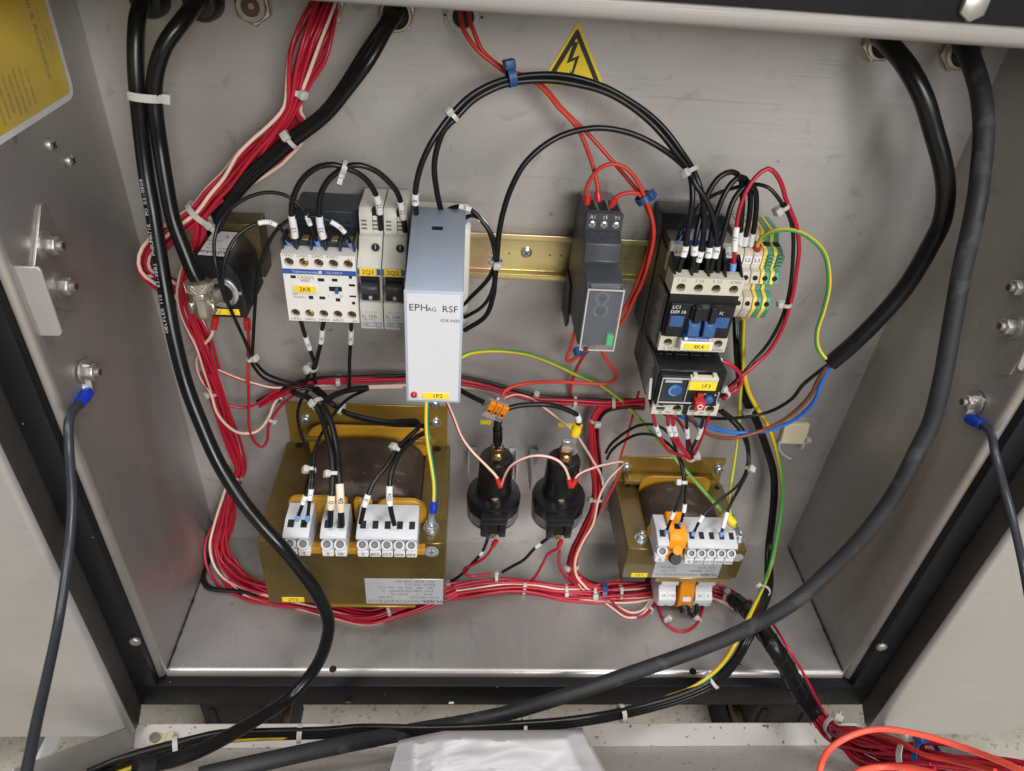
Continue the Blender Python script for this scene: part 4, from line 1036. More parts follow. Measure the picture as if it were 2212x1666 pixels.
name_plate(c, 167, 224, 50.6, 81, -80, [('Fa.Nr. 0002283', 2.3, 208, 60.0, 1.0), ('kVA  0,09', 2.3, 212, 64.2, 1.1), ('Typ  TTK', 2.3, 180, 60.0, 1.1), ('50/60 Hz', 2.3, 179, 64.2, 1.1), ('CH-8107 BUCHS', 3.0, 181, 55.0, 0.8), ('-TRAFO', 3.2, 200.4, 55.0, 0.85)], [('HUBER', 3.7, 215, 55.0, 0.85)])
label_plate(c, 149.0, 163, 50.4, 55.8, -80, '2T1', 3.0)
b = MB(); b.box(171, 236, -79.4, -30, 43, 48.8); b.build('bottom_flange', 'bronze_edge', c, 0.8)
MB().box(143, 164, -77, -58, 40, 48.8).build('rubber_pad', 'black', c, 0.6)
# terminals under it
def low_block(x0, n, m, marks):
    Yb = -70
    o = MB().prism([(Yb + 18, 42.8), (Yb - 6, 42.8), (Yb - 7, 36), (Yb - 3, 31), (Yb - 5, 26), (Yb - 11, 20), (Yb - 11, 13), (Yb - 4, 8), (Yb + 18, 8)], x0, x0 + n * 7.6, 'x').build('terminal_block', m, c, 0.4)
    for k in range(n):
        cx = x0 + (k + 0.5) * 7.6
        MB().lathe((cx, Yb - 6, 14), Vector((0, -0.75, -0.66)), [(0, 3.2), (4.4, 3.2), (4.4, 2.2), (3.6, 2.0)], 16, [0, 0, 1, 1]).build('screw_dome', [m, 'ink_grey'], o)
        q = MB().obox((cx, Yb - 8.2, 23.2), X_, Vector((0, -0.707, -0.707)), Vector((0, -0.707, 0.707)), 3.5, 3.4, 0.3).build('number_tag', 'white', o)
        if marks[k]: MB().text(marks[k], 2.4, (cx, Yb - 8.55, 23.5), X_, Vector((0, 0.707, 0.707))).build('lettering', 'ink', q)
low_block(179, 2, 'term_white', ('-24', '+24'))
low_block(211.6, 2, 'term_white', ('24', '0'))
lf = MB().prism([(-54, 42.8), (-75, 42.8), (-76, 34), (-80, 27), (-82, 14), (-76, 4), (-54, 1)], 197, 209.6, 'x').build('fuse_holder', 'orange', c, 0.6)
MB().lathe((203.4, -79, 12), Vector((0, -0.9, -0.35)), [(0, 4.6), (7, 4.4), (8, 3.8)], 18).build('fuse_cap', 'black', lf)
MB().obox((203.4, -80.9, 22.5), X_, Vector((0, -0.45, -0.89)), Vector((0, -0.89, 0.45)), 3.6, 2.4, 0.4).build('tag_plate', 'white', lf)

# ================================================================== the two black stepped bushings
def bushing(px, py, lab, tagtxt, lug):
    """px, py: pixel of the middle of the neck top."""
    p = at(px, py, -52); cx = p.x
    c = thing('terminal_bushing', lab, 'bushing', (cx, -52, 85), 'black stepped bushings on the back panel')
    o = Vector((cx, -52, 0))
    MB().lathe(o + Z_ * 94, Z_, [(0, 19.5), (2, 21), (23, 22), (26.5, 21), (27.2, 18.5)], 44).build('disc', 'black_gloss', c)
    MB().lathe(o + Z_ * 121, Z_, [(0, 14.2), (28, 13.4), (36, 13.2), (38, 12)], 32).build('neck', 'black_gloss', c)
    b = MB()
    for k in (0, 1, 2, 3, 7, 8, 9):
        a0, a1 = [math.radians(-162 + (k + j) * 144 / 10) for j in (0, 1)]
        b.add([(cx + 21.95 * math.cos(a), -52 + 21.95 * math.sin(a), z) for a, z in ((a0, 99), (a1, 99), (a1, 108), (a0, 108))], [(0, 1, 2, 3)])
    b.build('rating_band', 'band', c)
    b = MB(); b.box(cx - 10.5, cx + 10.5, -79, -68, 110, 117); b.box(cx - 10, cx - 4.2, -77.5, -66, 94, 109.9); b.box(cx + 4.2, cx + 10, -77.5, -66, 94, 109.9)
    b.build('front_clip', 'black', c, 0.9, 2)
    MB().box(cx - 4.1, cx + 4.1, -75, -70, 95, 109.8).build('clip_slot', 'dark', c)
    MB().box(cx - 21.5, cx - 14, -2.6, -0.6, 104, 122).build('bracket', 'silver_label', c, 0.3); MB().box(cx + 14, cx + 20.5, -2.6, -0.6, 104, 122).build('bracket', 'silver_label', c, 0.3)
    MB().box(cx - 21.5, cx - 20.3, -30, -2.6, 100, 122).build('bracket', 'silver_label', c, 0.3); MB().box(cx + 19.3, cx + 20.5, -26, -2.6, 102, 122).build('bracket', 'silver_label', c, 0.3)
    MB().box(cx - 4.8, cx + 4.8, -57.5, -50, 158, 170).build('clamp_post', 'brass_dark', c, 0.4)
    b = MB(); screw_head(b, (cx + 0.4, -57.6, 162.8), (0, -1, 0.3), 3.3, 1.8, cross=False); b.build('clamp_screw', ['brass', 'brass_dark'], c)
    MB().box(cx - 3.6, cx + 3.6, -54, -50, 169, 177).build('ring_tongue', 'zinc', c, 0.4)
    MB().box(cx - 2.6, cx + 2.8, -64, -58, 121, 128.5).build('tap_post', 'brass_dark', c, 0.4)
    b = MB(); screw_head(b, (cx, -64.6, 126.4), (0, -0.9, 0.5), 3.2, 1.3, cross=False); b.build('tap_screw', ['brass', 'brass_dark'], c)
    b = MB(); screw_head(b, (cx, -72, 91), (0, -0.9, 0.2), 3.0, 2.0, cross=False); b.build('lower_screw', ['brass', 'brass_dark'], c)
    return c
bushing(1073, 985, 'black stepped bushing with the clear and orange wire connector above it', '3', 0)
bushing(1219, 990, 'black stepped bushing with the yellow crimp lug on its top terminal', '3F', 1)
for x, y, s, nm in ((1049, 913, '3', 'small yellow tag behind the clear and orange wire connector'), (1216, 919, '3F1', 'small yellow tag behind the yellow crimp lug')):
    p = at(x, y, -0.4)
    o = MB().box(p.x - 4.4, p.x + 4.4 + (6 if s != '3' else 0), -0.6, -0.1, p.z - 2, p.z + 2).build('yellow_tag', 'yellow')
    tag(o, nm, 'tag'); MB().text(s, 2.2, (p.x + 2.4, -0.75, p.z)).build('lettering', 'ink_grey', o)

# ================================================================== lever connector
wc = at(1072, 882, -62)
c = thing('wire_connector', 'clear three way wire connector with orange levers', 'connector', wc)
ax = Vector((0.93, -0.1, -0.30)).normalized(); up = Vector((0.27, -0.25, 0.93)); up = (up - ax * up.dot(ax)).normalized(); nv = ax.cross(up)
def P(a, u_, n_): return wc + ax * a + up * u_ + nv * n_
MB().obox(P(0, -2.6, 0), ax, up, nv, 7.6, 7.4, 3.4).build('clear_body', 'clear_body', c, 0.5)
for k in range(3):
    lv = MB().obox(P(-4.6 + k * 4.9, 2.8, 3.2), ax, up, nv, 2.2, 6.2, 1.3).build('lever', 'orange_lever', c, 0.4)
    MB().obox(P(-4.6 + k * 4.9, -0.2, 4.52), ax, up, nv, 1.1, 1.4, 0.12).build('test_slot', 'brass_dark', lv)
    MB().obox(P(-4.6 + k * 4.9, -3.5, 0), ax, up, nv, 1.5, 4.0, 1.6).build('spring_clamp', 'silver_label', c)
MB().text('WAGO', 1.5, P(0.3, 5.4, 4.56), -up, ax).build('lettering', 'ink', c)

# ================================================================== adhesive cable-tie base
p = at(1713, 938, -1)
c = thing('tie_mount', 'ivory adhesive cable tie base with a short tail on the back panel', 'tie mount', p)
q = [at(1697, 915, -4), at(1750, 917, -4), at(1738, 959, -4), at(1684, 957, -4)]
MB().prism([(v.x, v.z) for v in q], -5, -0.2, 'y').build('base', 'ivory', c, 0.6)
MB().tube([at(1684, 953, -4), at(1682, 968, -5), at(1688, 980, -6), at(1700, 988, -7), at(1709, 992, -8)], 0.9, 6).build('tail', 'tie', c)
MB().obox(at(1746, 951, -6), X_, Y_, Z_, 2.2, 2.2, 2.2).build('head', 'tie', c, 0.5)
MB().tube([at(1740, 955, -5), at(1732, 970, -7)], 0.9, 6).build('tail', 'tie', c)
p = at(460, 790, -2)
o = MB().box(p.x - 2, p.x + 5, -4, -0.2, 248, 262).build('tie_mount', 'ivory', None, 0.5); tag(o, 'small ivory adhesive base on the back panel under the solenoid', 'tie mount')

# loose mounting screws in the back panel
for x, y, nm in ((605, 862, 'round head screw above the left end of the large transformer flange'), (939, 873, 'round head screw under the tall grey relay box')):
    p = at(x, y, 0); p.y = 0
    t = thing('panel_screw', nm, 'screw', p, 'screws in the back panel')
    prt(lambda b: screw_head(b, p, (0, -1, 0), 4.2, 3.0), 'screw_head', ['zinc', 'ink_grey'], t)
p = at(1322, 1103, 0); p.y = 0
t = thing('panel_screw', 'washer and nut on the back panel left of the small transformer', 'screw', p, 'screws in the back panel')
MB().lathe(p, -Y_, [(0, 5.0), (1, 5.0), (1, 3.6), (4, 3.4)], 18).build('hex_nut', 'zinc', t)

# ================================================================== wires and cables
PATH = {}
def clamp(p, x, y, r):
    """Keep a wire in front of the back panel, above the cabinet floor, outside the sides and in front of the open flap."""
    if p.y > -r: p = at(x, y, -r)
    if p.z < r + 0.3 and p.y > -139 - r:
        q = at_z(x, y, r + 0.3)
        if q.y > -139 - r: p = q
    if p.y < -150 and p.z < 140:
        h = (p - TP).dot(TN)
        if h < r + 0.4 and (p - TP).dot(TD) > -14: p = tray(x, y, r + 0.4)
    p.x = min(max(p.x, XL + r) if p.y > -136 else p.x, XR - r if p.y > -136 else 9999)
    return p
def points(s, r):
    """'x,y,Y x,y ...' in photograph pixels with depth Y in mm; missing depths run evenly between those given."""
    q = [[float(c) for c in w.split(',')] for w in s.split()]
    if len(q[0]) < 3: q[0].append(-20.0)
    if len(q[-1]) < 3: q[-1].append([w[2] for w in q if len(w) > 2][-1])
    ks = [i for i, w in enumerate(q) if len(w) > 2]
    for a, b in zip(ks, ks[1:]):
        for i in range(a + 1, b): q[i].append(q[a][2] + (q[b][2] - q[a][2]) * (i - a) / (b - a))
    return [tray(x, y, Y) if Y > 0 else clamp(at(x, y, Y), x, y, r) for x, y, Y in q]   # a positive third value: height over the open flap
def spline(P, step=3.0):
    P = [P[0] * 2 - P[1]] + P + [P[-1] * 2 - P[-2]]
    out = []
    for i in range(1, len(P) - 2):
        p0, p1, p2, p3 = P[i - 1:i + 3]
        t0 = 0.0; t1 = t0 + max(1e-3, (p1 - p0).length) ** 0.5; t2 = t1 + max(1e-3, (p2 - p1).length) ** 0.5; t3 = t2 + max(1e-3, (p3 - p2).length) ** 0.5
        n = max(2, int((p2 - p1).length / step))
        for k in range(n):
            t = t1 + (t2 - t1) * k / n
            a1 = p0 * ((t1 - t) / (t1 - t0)) + p1 * ((t - t0) / (t1 - t0))
            a2 = p1 * ((t2 - t) / (t2 - t1)) + p2 * ((t - t1) / (t2 - t1))
            a3 = p2 * ((t3 - t) / (t3 - t2)) + p3 * ((t - t2) / (t3 - t2))
            b1 = a1 * ((t2 - t) / (t2 - t0)) + a2 * ((t - t0) / (t2 - t0))
            b2 = a2 * ((t3 - t) / (t3 - t1)) + a3 * ((t - t1) / (t3 - t1))
            out.append(b1 * ((t2 - t) / (t2 - t1)) + b2 * ((t - t1) / (t2 - t1)))
    out.append(P[-2]); return out
GY = ['yellow_w', 'green_w']; GYM = [0, 0, 0, 0, 0, 1, 1, 1, 1, 1]
YG = ['yellow_w', 'teal_w']
PK = ['wire_pink', 'wire_red']; PKM = [0, 0, 0, 0, 0, 1, 1, 1, 1]
def wire(key, label, s, r, m='wire_black', cat='wire', group=None, name='wire', step=3.0, twist=0.0, mi=0, face=None):
    pts = s if isinstance(s, list) else spline(points(s, r), step)
    PATH[key] = pts
    b = MB()
    if m is GY or m is YG: b.tube(pts, r, 10, GYM, twist, face=-1.57 if face is None else face)
    elif m is PK: b.tube(pts, r, 9, PKM, twist, face=-2.0 if face is None else face)
    else: b.tube(pts, r, 12 if r > 2.5 else 8)
    o = b.build(name, m, None, angle=60)
    tag(o, label, cat, group)
    PATH[key + '#'] = (o, r)
    return o
def near(key, x, y):
    P = PATH[key]; best = min(range(len(P)), key=lambda i: (pix(P[i])[0] - x) ** 2 + (pix(P[i])[1] - y) ** 2)
    t = (P[min(best + 1, len(P) - 1)] - P[max(best - 1, 0)]).normalized()
    return best, P[best], t
def sleeve(key, x, y, L, m='white', txt=None, name='marker_sleeve', k=1.28, flip=False, h=None, txts=None):
    """A printed sleeve pushed over the wire: a part of that wire."""
    i, c, t = near(key, x, y); o, r = PATH[key + '#']
    P = PATH[key]
    seg = []
    acc = 0; j = i
    while j > 0 and acc < L / 2: acc += (P[j] - P[j - 1]).length; j -= 1
    a = j; acc = 0; j = i
    while j < len(P) - 1 and acc < L / 2: acc += (P[j + 1] - P[j]).length; j += 1
    pts = P[a:j + 1]
    if len(pts) < 2: pts = [c - t * L / 2, c + t * L / 2]
    q = MB().tube(pts, r * k, 10).build(name, m, o, angle=60)
    if txt:
        v = (c - CAM).normalized(); n = -(v - t * v.dot(t)).normalized()
        ex = t if not flip else -t; ey = n.cross(ex)
        MB().text(txt, h or r * 1.5, c + n * (r * k + 0.12), ex, ey).build('lettering', 'ink', q)
    return q
def ferrule(key, end=-1, m='ferrule_blue', L=5.0, k=1.35, name='ferrule'):
    P = PATH[key]; o, r = PATH[key + '#']
    a = P[end]; b = P[end - 3 if end == -1 else 3]
    d = (b - a).normalized()
    MB().lathe(a - d * 0.5, d, [(0, r * k * 0.8), (1.2, r * k), (L, r * k * 1.05), (L, r * 1.0)], 12).build(name, m, o)
def lug(key, end, m, L=8.0, k=1.6, tongue=None):
    P = PATH[key]; o, r = PATH[key + '#']
    a = P[end]; b = P[end - 3 if end == -1 else 3]; d = (a - b).normalized()
    MB().lathe(a - d * L, d, [(0, r * 1.05), (0, r * k), (L * 0.35, r * k * 0.92), (L * 0.5, r * k * 1.08), (L, r * k * 0.95), (L + 0.4, r * 0.7)], 14).build('crimp_lug', m, o)
    if tongue is not None:
        c = Vector(tongue); e = (c - a); u = e.normalized(); v = (a - CAM).normalized(); w = u.cross(v).normalized(); nn = w.cross(u)
        MB().obox((a + c) / 2, u, w, nn, e.length / 2, r * 1.0, 0.4).build('tongue', 'zinc', o)
        MB().lathe(c - nn * 0.4, nn, [(0, r * 1.9), (0.8, r * 1.9)], 18).build('ring', 'zinc', o)

# --- thick cables
C_ = 'cable'
wire('c1', 'long thick black cable with white print, from far left gland to flap', '311,-6,-14 296,45,-34 293,125,-42 297,200,-46 305,285,-48 318,390,-54 329,450,-60 343,540,-68 356,620,-76 374,720,-88 402,830,-100 432,910,-110 472,1000,-122 523,1082,-134 566,1135,-140 607,1180,-146 655,1240,-150 688,1288,-152 709,1340,-154 704,1390,-157 676,1450,-162 622,1510,-178 560,1551,-200 490,1592,-224 420,1626,-240 350,1648,-250 292,1654,-256', 4.5, 'cable', C_, name='power_cable', step=4)
sleeve('c1', 305, 1653, 9, 'black', name='end_cap', k=1.12)
P1 = PATH['c1']; lo = MB()
i0, _, _ = near('c1', 305, 400); i1, _, _ = near('c1', 372, 722)
txt_ = 'OELFLEX 110  03-0BB2  PNEUMATIK  PO 03-0808'
acc = 0.0; stepc = sum((P1[i + 1] - P1[i]).length for i in range(i0, i1)) / len(txt_); tgt = 0.0; k_ = 0
for i in range(i0, i1):
    d = (P1[i + 1] - P1[i]); 
    while k_ < len(txt_) and tgt <= acc + d.length:
        c = P1[i] + d * ((tgt - acc) / d.length); t = d.normalized()
        v = (c - CAM).normalized(); n = -(v - t * v.dot(t)).normalized(); sd = n.cross(t)
        nn = (n * 0.70 + sd * -0.714).normalized()
        ex = -t; ey = nn.cross(ex)
        ch = txt_[len(txt_) - 1 - k_]
        if ch != ' ': lo.text(ch, 2.3, c + nn * 4.56, ex, ey)
        k_ += 1; tgt += stepc
    acc += d.length
lo.build('lettering', 'ink_pale', PATH['c1#'][0])
wire('c2', 'black cable running down to the knurled elbow connector', '434,-4,-14 398,40,-36 355,100,-44 336,160,-46 333,205,-46 337,255,-48 345,312,-50 358,395,-56 375,478,-62 398,540,-67 418,590,-71 429,610,-72', 4.4, 'cable', C_, name='power_cable', step=4)
wire('c3', 'glossy black cable on the right ending in stripped coloured wires', '1900,80,-8 1922,98,-24 1962,148,-42 1995,212,-50 2017,285,-54 2035,350,-58 2043,412,-60 2034,480,-62 2007,535,-64 1958,617,-66 1896,690,-68 1838,747,-70 1792,786,-70', 5.6, 'cable', C_, name='power_cable', step=4)
wire('c4', 'dusty thick rubber cable sweeping from the far right gland across the bottom', '2078,95,-8 2094,122,-30 2118,200,-52 2125,285,-66 2118,375,-74 2112,425,-80 2097,500,-86 2078,585,-92 2058,695,-100 2034,828,-110 2010,918,-116 1983,972,-120 1946,1045,-126 1908,1104,-130 1858,1166,-134 1793,1232,-138 1710,1304,-146 1606,1362,-150 1506,1404,-154 1356,1457,-160 1231,1500,-166 1106,1538,-172 1000,1561,-178 905,1577,-190 803,1597,-208 678,1622,-226 560,1648,-240 430,1678,-252', 5.6, 'cable_dull', C_, name='power_cable', step=4)
wire('c5', 'blue black earth cable on the left hanging from the blue ring terminal', '163,846,-116 156,872,-128 149,910,-147 149,960,-157 152,1010,-163 156,1080,-172 151,1166,-186 141,1250,-204 125,1350,-226 103,1455,-256 80,1556,-284 62,1645,-306 48,1710,-320', 2.55, 'cable_grey', C_, name='earth_cable')
wire('c6', 'black earth cable on the right hanging from the blue ring terminal', '2126,905,-120 2136,930,-138 2150,983,-157 2170,1058,-166 2190,1133,-178 2210,1225,-190 2224,1300,-210', 2.5, 'cable_grey', C_, name='earth_cable')
lug('c5', 0, 'lug_blue', 12, 1.4, tongue=onx(181, 803, XL + 2.2)); lug('c6', 0, 'lug_blue', 12, 1.4, tongue=onx(2112, 869, XR - 2.2))
for k, (dx, dy) in enumerate(((-4, -3), (1, 0), (7, 4))):
    wire('cg%d' % k, ['upper black cable leaving the second nickel gland to the lower left', 'middle black cable leaving the second nickel gland to the lower left', 'lower black cable leaving the second nickel gland to the lower left'][k],
         f'{852+dx*2},{24+dy},-8 {836+dx},{52+dy},-22 {790+dx*1.5},{125+dy*1.5},-{30+k*2} {745+dx},{192+dy},-{32+k*2} {700+dx*0.8},{248+dy},-{34+k} {632+dx},{300+dy},-{36+k} {585+dx},{340+dy},-{38+k} {520+dx},{400+dy},-38 {470+dx},{470+dy},-30 {446+dx},{540+dy},-22 {436+dx},{600+dy},-16', 3.0 if k else 3.3, 'cable', C_, 'black cables from the second nickel gland', 'control_cable', 4)

# --- black wires along the top of the devices
wire('a1', 'outer black wire of the big arch over the devices', '899,462,-58 897,418,-62 908,362,-64 930,312,-62 957,271,-58 975,248,-55 1013,210,-50 1053,186,-46 1103,169,-42 1181,161,-38 1243,168,-36 1306,188,-36 1356,215,-38 1408,252,-42 1443,288,-46 1470,325,-50 1492,358,-55 1508,392,-60 1517,425,-62 1521,466,-64 1517,530,-66 1508,565,-67 1503,588,-68', 1.75)
wire('a2', 'inner black wire of the big arch over the devices', '958,470,-44 953,455,-46 944,416,-50 938,362,-54 943,325,-55 960,280,-55 984,256,-53 1020,219,-49 1058,196,-46 1103,180,-43 1181,174,-40 1243,182,-39 1306,199,-40 1356,226,-42 1402,262,-45 1434,296,-48 1460,330,-52 1486,364,-57 1502,398,-62 1524,430,-64 1543,479,-66 1548,541,-67 1538,570,-68 1535,588,-68', 1.75)
wire('a3', 'black wire of the lower single arch over the timer relay', '1003,714,-40 1048,684,-44 1065,641,-48 1069,605,-50 1073,560,-52 1078,504,-54 1085,466,-56 1097,425,-57 1108,398,-57 1131,357,-55 1168,320,-52 1218,291,-48 1281,277,-45 1331,280,-44 1381,295,-45 1431,322,-48 1468,350,-53 1488,372,-57 1495,405,-61 1495,440,-64 1486,500,-66 1479,541,-67 1468,576,-68 1466,588,-68', 1.75)
wire('a4', 'black wire looping from the grey relay socket, the outer of two', '958,470,-36 960,460,-40 975,450,-44 993,446,-46 1018,454,-48 1040,476,-50 1060,504,-52 1070,529,-52 1072,560,-52 1064,585,-50 1052,606,-48 1010,649,-40 998,662,-36', 1.5)
wire('a5', 'black wire looping from the grey relay socket, the inner of two', '1001,482,-44 1004,472,-46 1018,466,-48 1035,471,-49 1050,489,-50 1063,521,-51 1070,560,-53 1070,591,-53 1060,636,-50 1040,664,-46 1003,686,-40', 1.3)
ferrule('a5', 0)
wire('b1', 'black jumper arch between the white contactor and the breaker 2Q1, outer one', '642,545,-50 638,520,-56 635,494,-58 630,466,-58 631,440,-58 639,412,-58 658,382,-57 690,360,-56 722,356,-55 742,362,-54 773,374,-52 793,390,-50 808,412,-48 818,441,-45 821,470,-42 822,496,-40', 1.75)
wire('b2', 'black jumper arch between the white contactor and the breaker 2Q2, inner one', '706,545,-50 701,522,-56 693,494,-58 689,454,-58 694,416,-58 713,385,-57 735,368,-56 752,359,-55 778,357,-54 808,367,-52 834,387,-50 858,416,-48 869,454,-45 873,480,-42 875,500,-40', 1.75)
wire('t1', 'thin black wire on the left arching to the third terminal of the white contactor', '543,766,-44 540,761,-44 520,716,-50 497,666,-72 480,629,-80 466,571,-80 462,529,-74 472,486,-68 500,449,-64 550,421,-60 590,416,-58 625,426,-58 655,454,-58 670,486,-57 681,512,-55 688,530,-52', 1.15)
wire('t2', 'thin black wire on the left arching to the first terminal of the white contactor', '545,770,-46 535,748,-46 512,700,-56 492,652,-76 483,629,-80 481,591,-80 490,549,-76 512,511,-70 545,487,-64 583,480,-60 608,496,-58 621,514,-56 626,530,-52', 1.15)
wire('t3', 'thin black wire on the left arching to coil terminal A1 of the white contactor', '545,768,-44 547,730,-46 551,660,-52 557,595,-56 568,556,-58 588,511,-58 615,481,-58 640,469,-58 673,468,-58 703,474,-57 735,492,-56 752,514,-54 761,536,-52', 1.15)
for k in ('t1', 't2', 't3'): ferrule(k, -1)
sleeve('b1', 635, 494, 9, txt='13'); sleeve('b2', 693, 494, 9, txt='33'); sleeve('b1', 819, 442, 8, txt='21'); sleeve('b2', 872, 457, 8.5, txt='22')
sleeve('t1', 668, 478, 6.5, txt='33', k=1.35); sleeve('t2', 581, 480, 6.5, txt='13', k=1.35); sleeve('t3', 731, 488, 7, txt='A1', k=1.35)
sleeve('a1', 900, 424, 5, txt='8'); sleeve('a4', 1001, 448, 4.5, txt='6'); sleeve('a5', 1047, 480, 5, txt='7', k=1.5)
wire('t4', 'upper thin black wire running down from the tie under the solenoid', '543,772,-44 553,785,-40 578,809,-34 628,826,-26 680,836,-20', 1.15)
wire('t5', 'lower thin black wire running down from the tie under the solenoid', '540,772,-44 548,792,-38 572,818,-32 622,834,-24 676,842,-20', 1.15)
wire('u1', 'black wire from the first lower terminal of the white contactor', '649,690,-50 655,712,-48 662,735,-46 673,766,-40 679,790,-36 667,808,-32 660,828,-26', 1.5)
wire('u2', 'black wire from the third lower terminal of the white contactor', '700,690,-50 696,712,-48 694,735,-46 687,766,-40 682,788,-36 679,806,-32 681,828,-26', 1.5)
wire('u3', 'thin black wire from the coil terminal A2 of the white contactor', '759,692,-50 758,729,-46 755,779,-38 755,820,-34 754,846,-30', 1.3)
sleeve('u1', 664, 743, 8, txt='14'); sleeve('u2', 695, 724, 8, txt='34'); sleeve('u3', 757, 727, 8, txt='A2', k=1.5)

# --- big transformer wires
wire('w1', 'left thick black wire of the pair into terminals 0 and 40', '632,846,-24 645,853,-30 662,857,-40 680,872,-48 693,896,-56 708,946,-74 718,996,-90 718,1046,-104 715,1083,-112 713,1136,-114', 2.3)
wire('w2', 'right thick black wire of the pair into terminals 0 and 40', '795,838,-24 748,844,-32 716,857,-42 699,870,-48 704,886,-56 716,916,-66 728,971,-82 733,1033,-102 735,1070,-110 738,1136,-114', 2.3)
sleeve('w1', 713, 1086, 8, 'cream', '0', k=1.2); sleeve('w2', 735, 1075, 17, 'cream', '40', k=1.25)
wire('w3', 'left thin black wire of the pair into terminals 1 and 2', '665,844,-20 651,864,-28 643,891,-40 646,921,-54 658,958,-72 670,990,-86 672,1013,-94 669,1045,-104 657,1080,-110 641,1124,-114', 1.25)
wire('w4', 'right thin black wire of the pair into terminals 1 and 2', '792,842,-20 753,861,-34 726,888,-48 703,923,-60 686,956,-74 678,988,-86 677,1013,-94 674,1045,-104 669,1080,-110 664,1124,-114', 1.25)
ferrule('w3', -1); ferrule('w4', -1); sleeve('w3', 655, 1083, 5, txt='1', k=1.5); sleeve('w4', 668, 1072, 5, txt='2', k=1.5)
wire('w5', 'black wire from the upper left into the leftmost slot of the five way block', '672,838,-18 690,852,-24 712,870,-34 745,890,-40 791,903,-46 841,911,-50 878,909,-54 902,911,-60 905,922,-64 883,944,-72 858,970,-82 836,1006,-94 808,1041,-104 792,1078,-112 779,1130,-115', 1.8)
wire('w6', 'black wire with tall white sleeve into the fourth slot of the five way block', '684,838,-18 702,854,-24 722,876,-34 756,896,-40 803,910,-46 853,918,-50 896,919,-54 919,922,-60 921,932,-64 903,942,-70 876,965,-80 858,990,-90 844,1028,-102 841,1071,-110 844,1100,-113 852,1134,-115', 1.8)
sleeve('w5', 790, 1081, 6, txt='0'); sleeve('w6', 841, 1075, 13, txt='400')
wire('w7', 'green and yellow earth wire from grey relay to the large transformer stud', '922,862,-62 921,903,-70 923,946,-78 932,1003,-88 938,1046,-96 938,1080,-102 935,1108,-106', 1.6, YG, twist=0.003, face=1.2)
lug('w7', -1, 'lug_blue', 9, 1.7, tongue=es + Z_ * 5)

# --- wires to the right of the grey relay
wire('g1', 'green and yellow wire arching from the grey relay to the small transformer', '996,772,-70 1012,764,-66 1040,759,-58 1078,758,-48 1106,760,-42 1143,766,-34 1193,784,-26 1243,808,-22 1293,829,-20 1331,855,-20 1368,890,-22 1406,933,-28 1456,988,-38 1506,1045,-52 1548,1092,-66 1572,1118,-74 1586,1134,-80', 1.45, GY, twist=0.003, face=1.57)
wire('g2', 'green and yellow wire falling straight from the rail to the small transformer', '1608,690,-40 1606,741,-36 1606,791,-30 1600,845,-26 1598,895,-26 1594,945,-30 1588,993,-40 1581,1040,-52 1577,1085,-66 1580,1120,-76 1588,1138,-80', 1.45, GY, twist=0.001, face=1.57)
lug('g1', -1, 'lug_yellow', 12, 2.5, tongue=at_z(1595, 1160, 90))
wire('g3', 'green and yellow wire curving down the right side and under the dusty cable', '1602,690,-34 1604,760,-30 1613,835,-26 1631,875,-24 1659,920,-24 1678,976,-24 1689,1028,-26 1690,1058,-28 1686,1108,-32 1676,1170,-40 1664,1223,-50 1651,1260,-70 1631,1304,-100 1611,1347,-126 1588,1390,-146 1558,1437,-152 1524,1468,-156 1490,1489,-160 1440,1507,-163', 1.8, GY, twist=0.022)
wire('g4', 'yellow and green wire from the red ferrule on the rail to the stripped cable', '1634,545,-42 1638,526,-46 1648,512,-50 1670,500,-54 1699,496,-56 1729,502,-58 1759,521,-60 1781,548,-62 1790,586,-64 1790,624,-66 1779,671,-66 1765,716,-66 1766,749,-67 1778,770,-69 1791,782,-70', 1.5, GY, twist=0.002)
lug('g4', 0, 'lug_red', 7, 1.6)
wire('m1', 'brown wire from the stripped cable to the overload relay', '1791,784,-70 1780,802,-68 1766,823,-64 1754,848,-58 1729,878,-50 1696,905,-44 1659,925,-42 1631,935,-42 1581,947,-44 1543,943,-50 1511,925,-60 1490,902,-70', 1.5, 'brown_w')
wire('m2', 'blue wire from the stripped cable to the overload relay', '1795,788,-70 1784,808,-68 1771,833,-64 1764,856,-60 1744,885,-52 1709,911,-45 1671,927,-42 1643,933,-40 1581,934,-40 1531,923,-48 1496,910,-60 1464,897,-70', 1.5, 'blue_w')
wire('m3', 'thin black wire from the stripped cable to the overload relay', '1789,788,-70 1770,802,-64 1734,832,-54 1709,863,-46 1671,886,-40 1643,895,-38 1593,903,-42 1543,904,-52 1500,898,-60', 1.4, 'wire_black')

# --- power contactor top
wire('l1', 'black loop from the power contactor to rail terminal L1', '1497,588,-68 1499,560,-67 1502,520,-66 1513,470,-62 1533,412,-58 1556,381,-56 1581,371,-54 1598,382,-52 1604,416,-48 1602,470,-44 1597,519,-42 1594,548,-40', 1.75)
wire('l2', 'black loop from the power contactor to rail terminal L2', '1527,588,-68 1531,545,-66 1540,490,-63 1560,430,-60 1580,396,-57 1600,382,-55 1615,393,-52 1621,430,-48 1617,480,-44 1609,519,-42 1606,548,-40', 1.75)
wire('l3', 'black loop from the power contactor to rail terminal L3', '1551,588,-68 1556,529,-66 1568,487,-64 1581,441,-61 1597,414,-58 1615,400,-56 1630,409,-53 1634,435,-49 1630,485,-44 1624,521,-42 1619,548,-40', 1.75)
for k, (x, y) in zip(('l1', 'l2', 'l3'), ((1597, 519), (1609, 519), (1624, 522))): sleeve(k, x, y, 6.5)
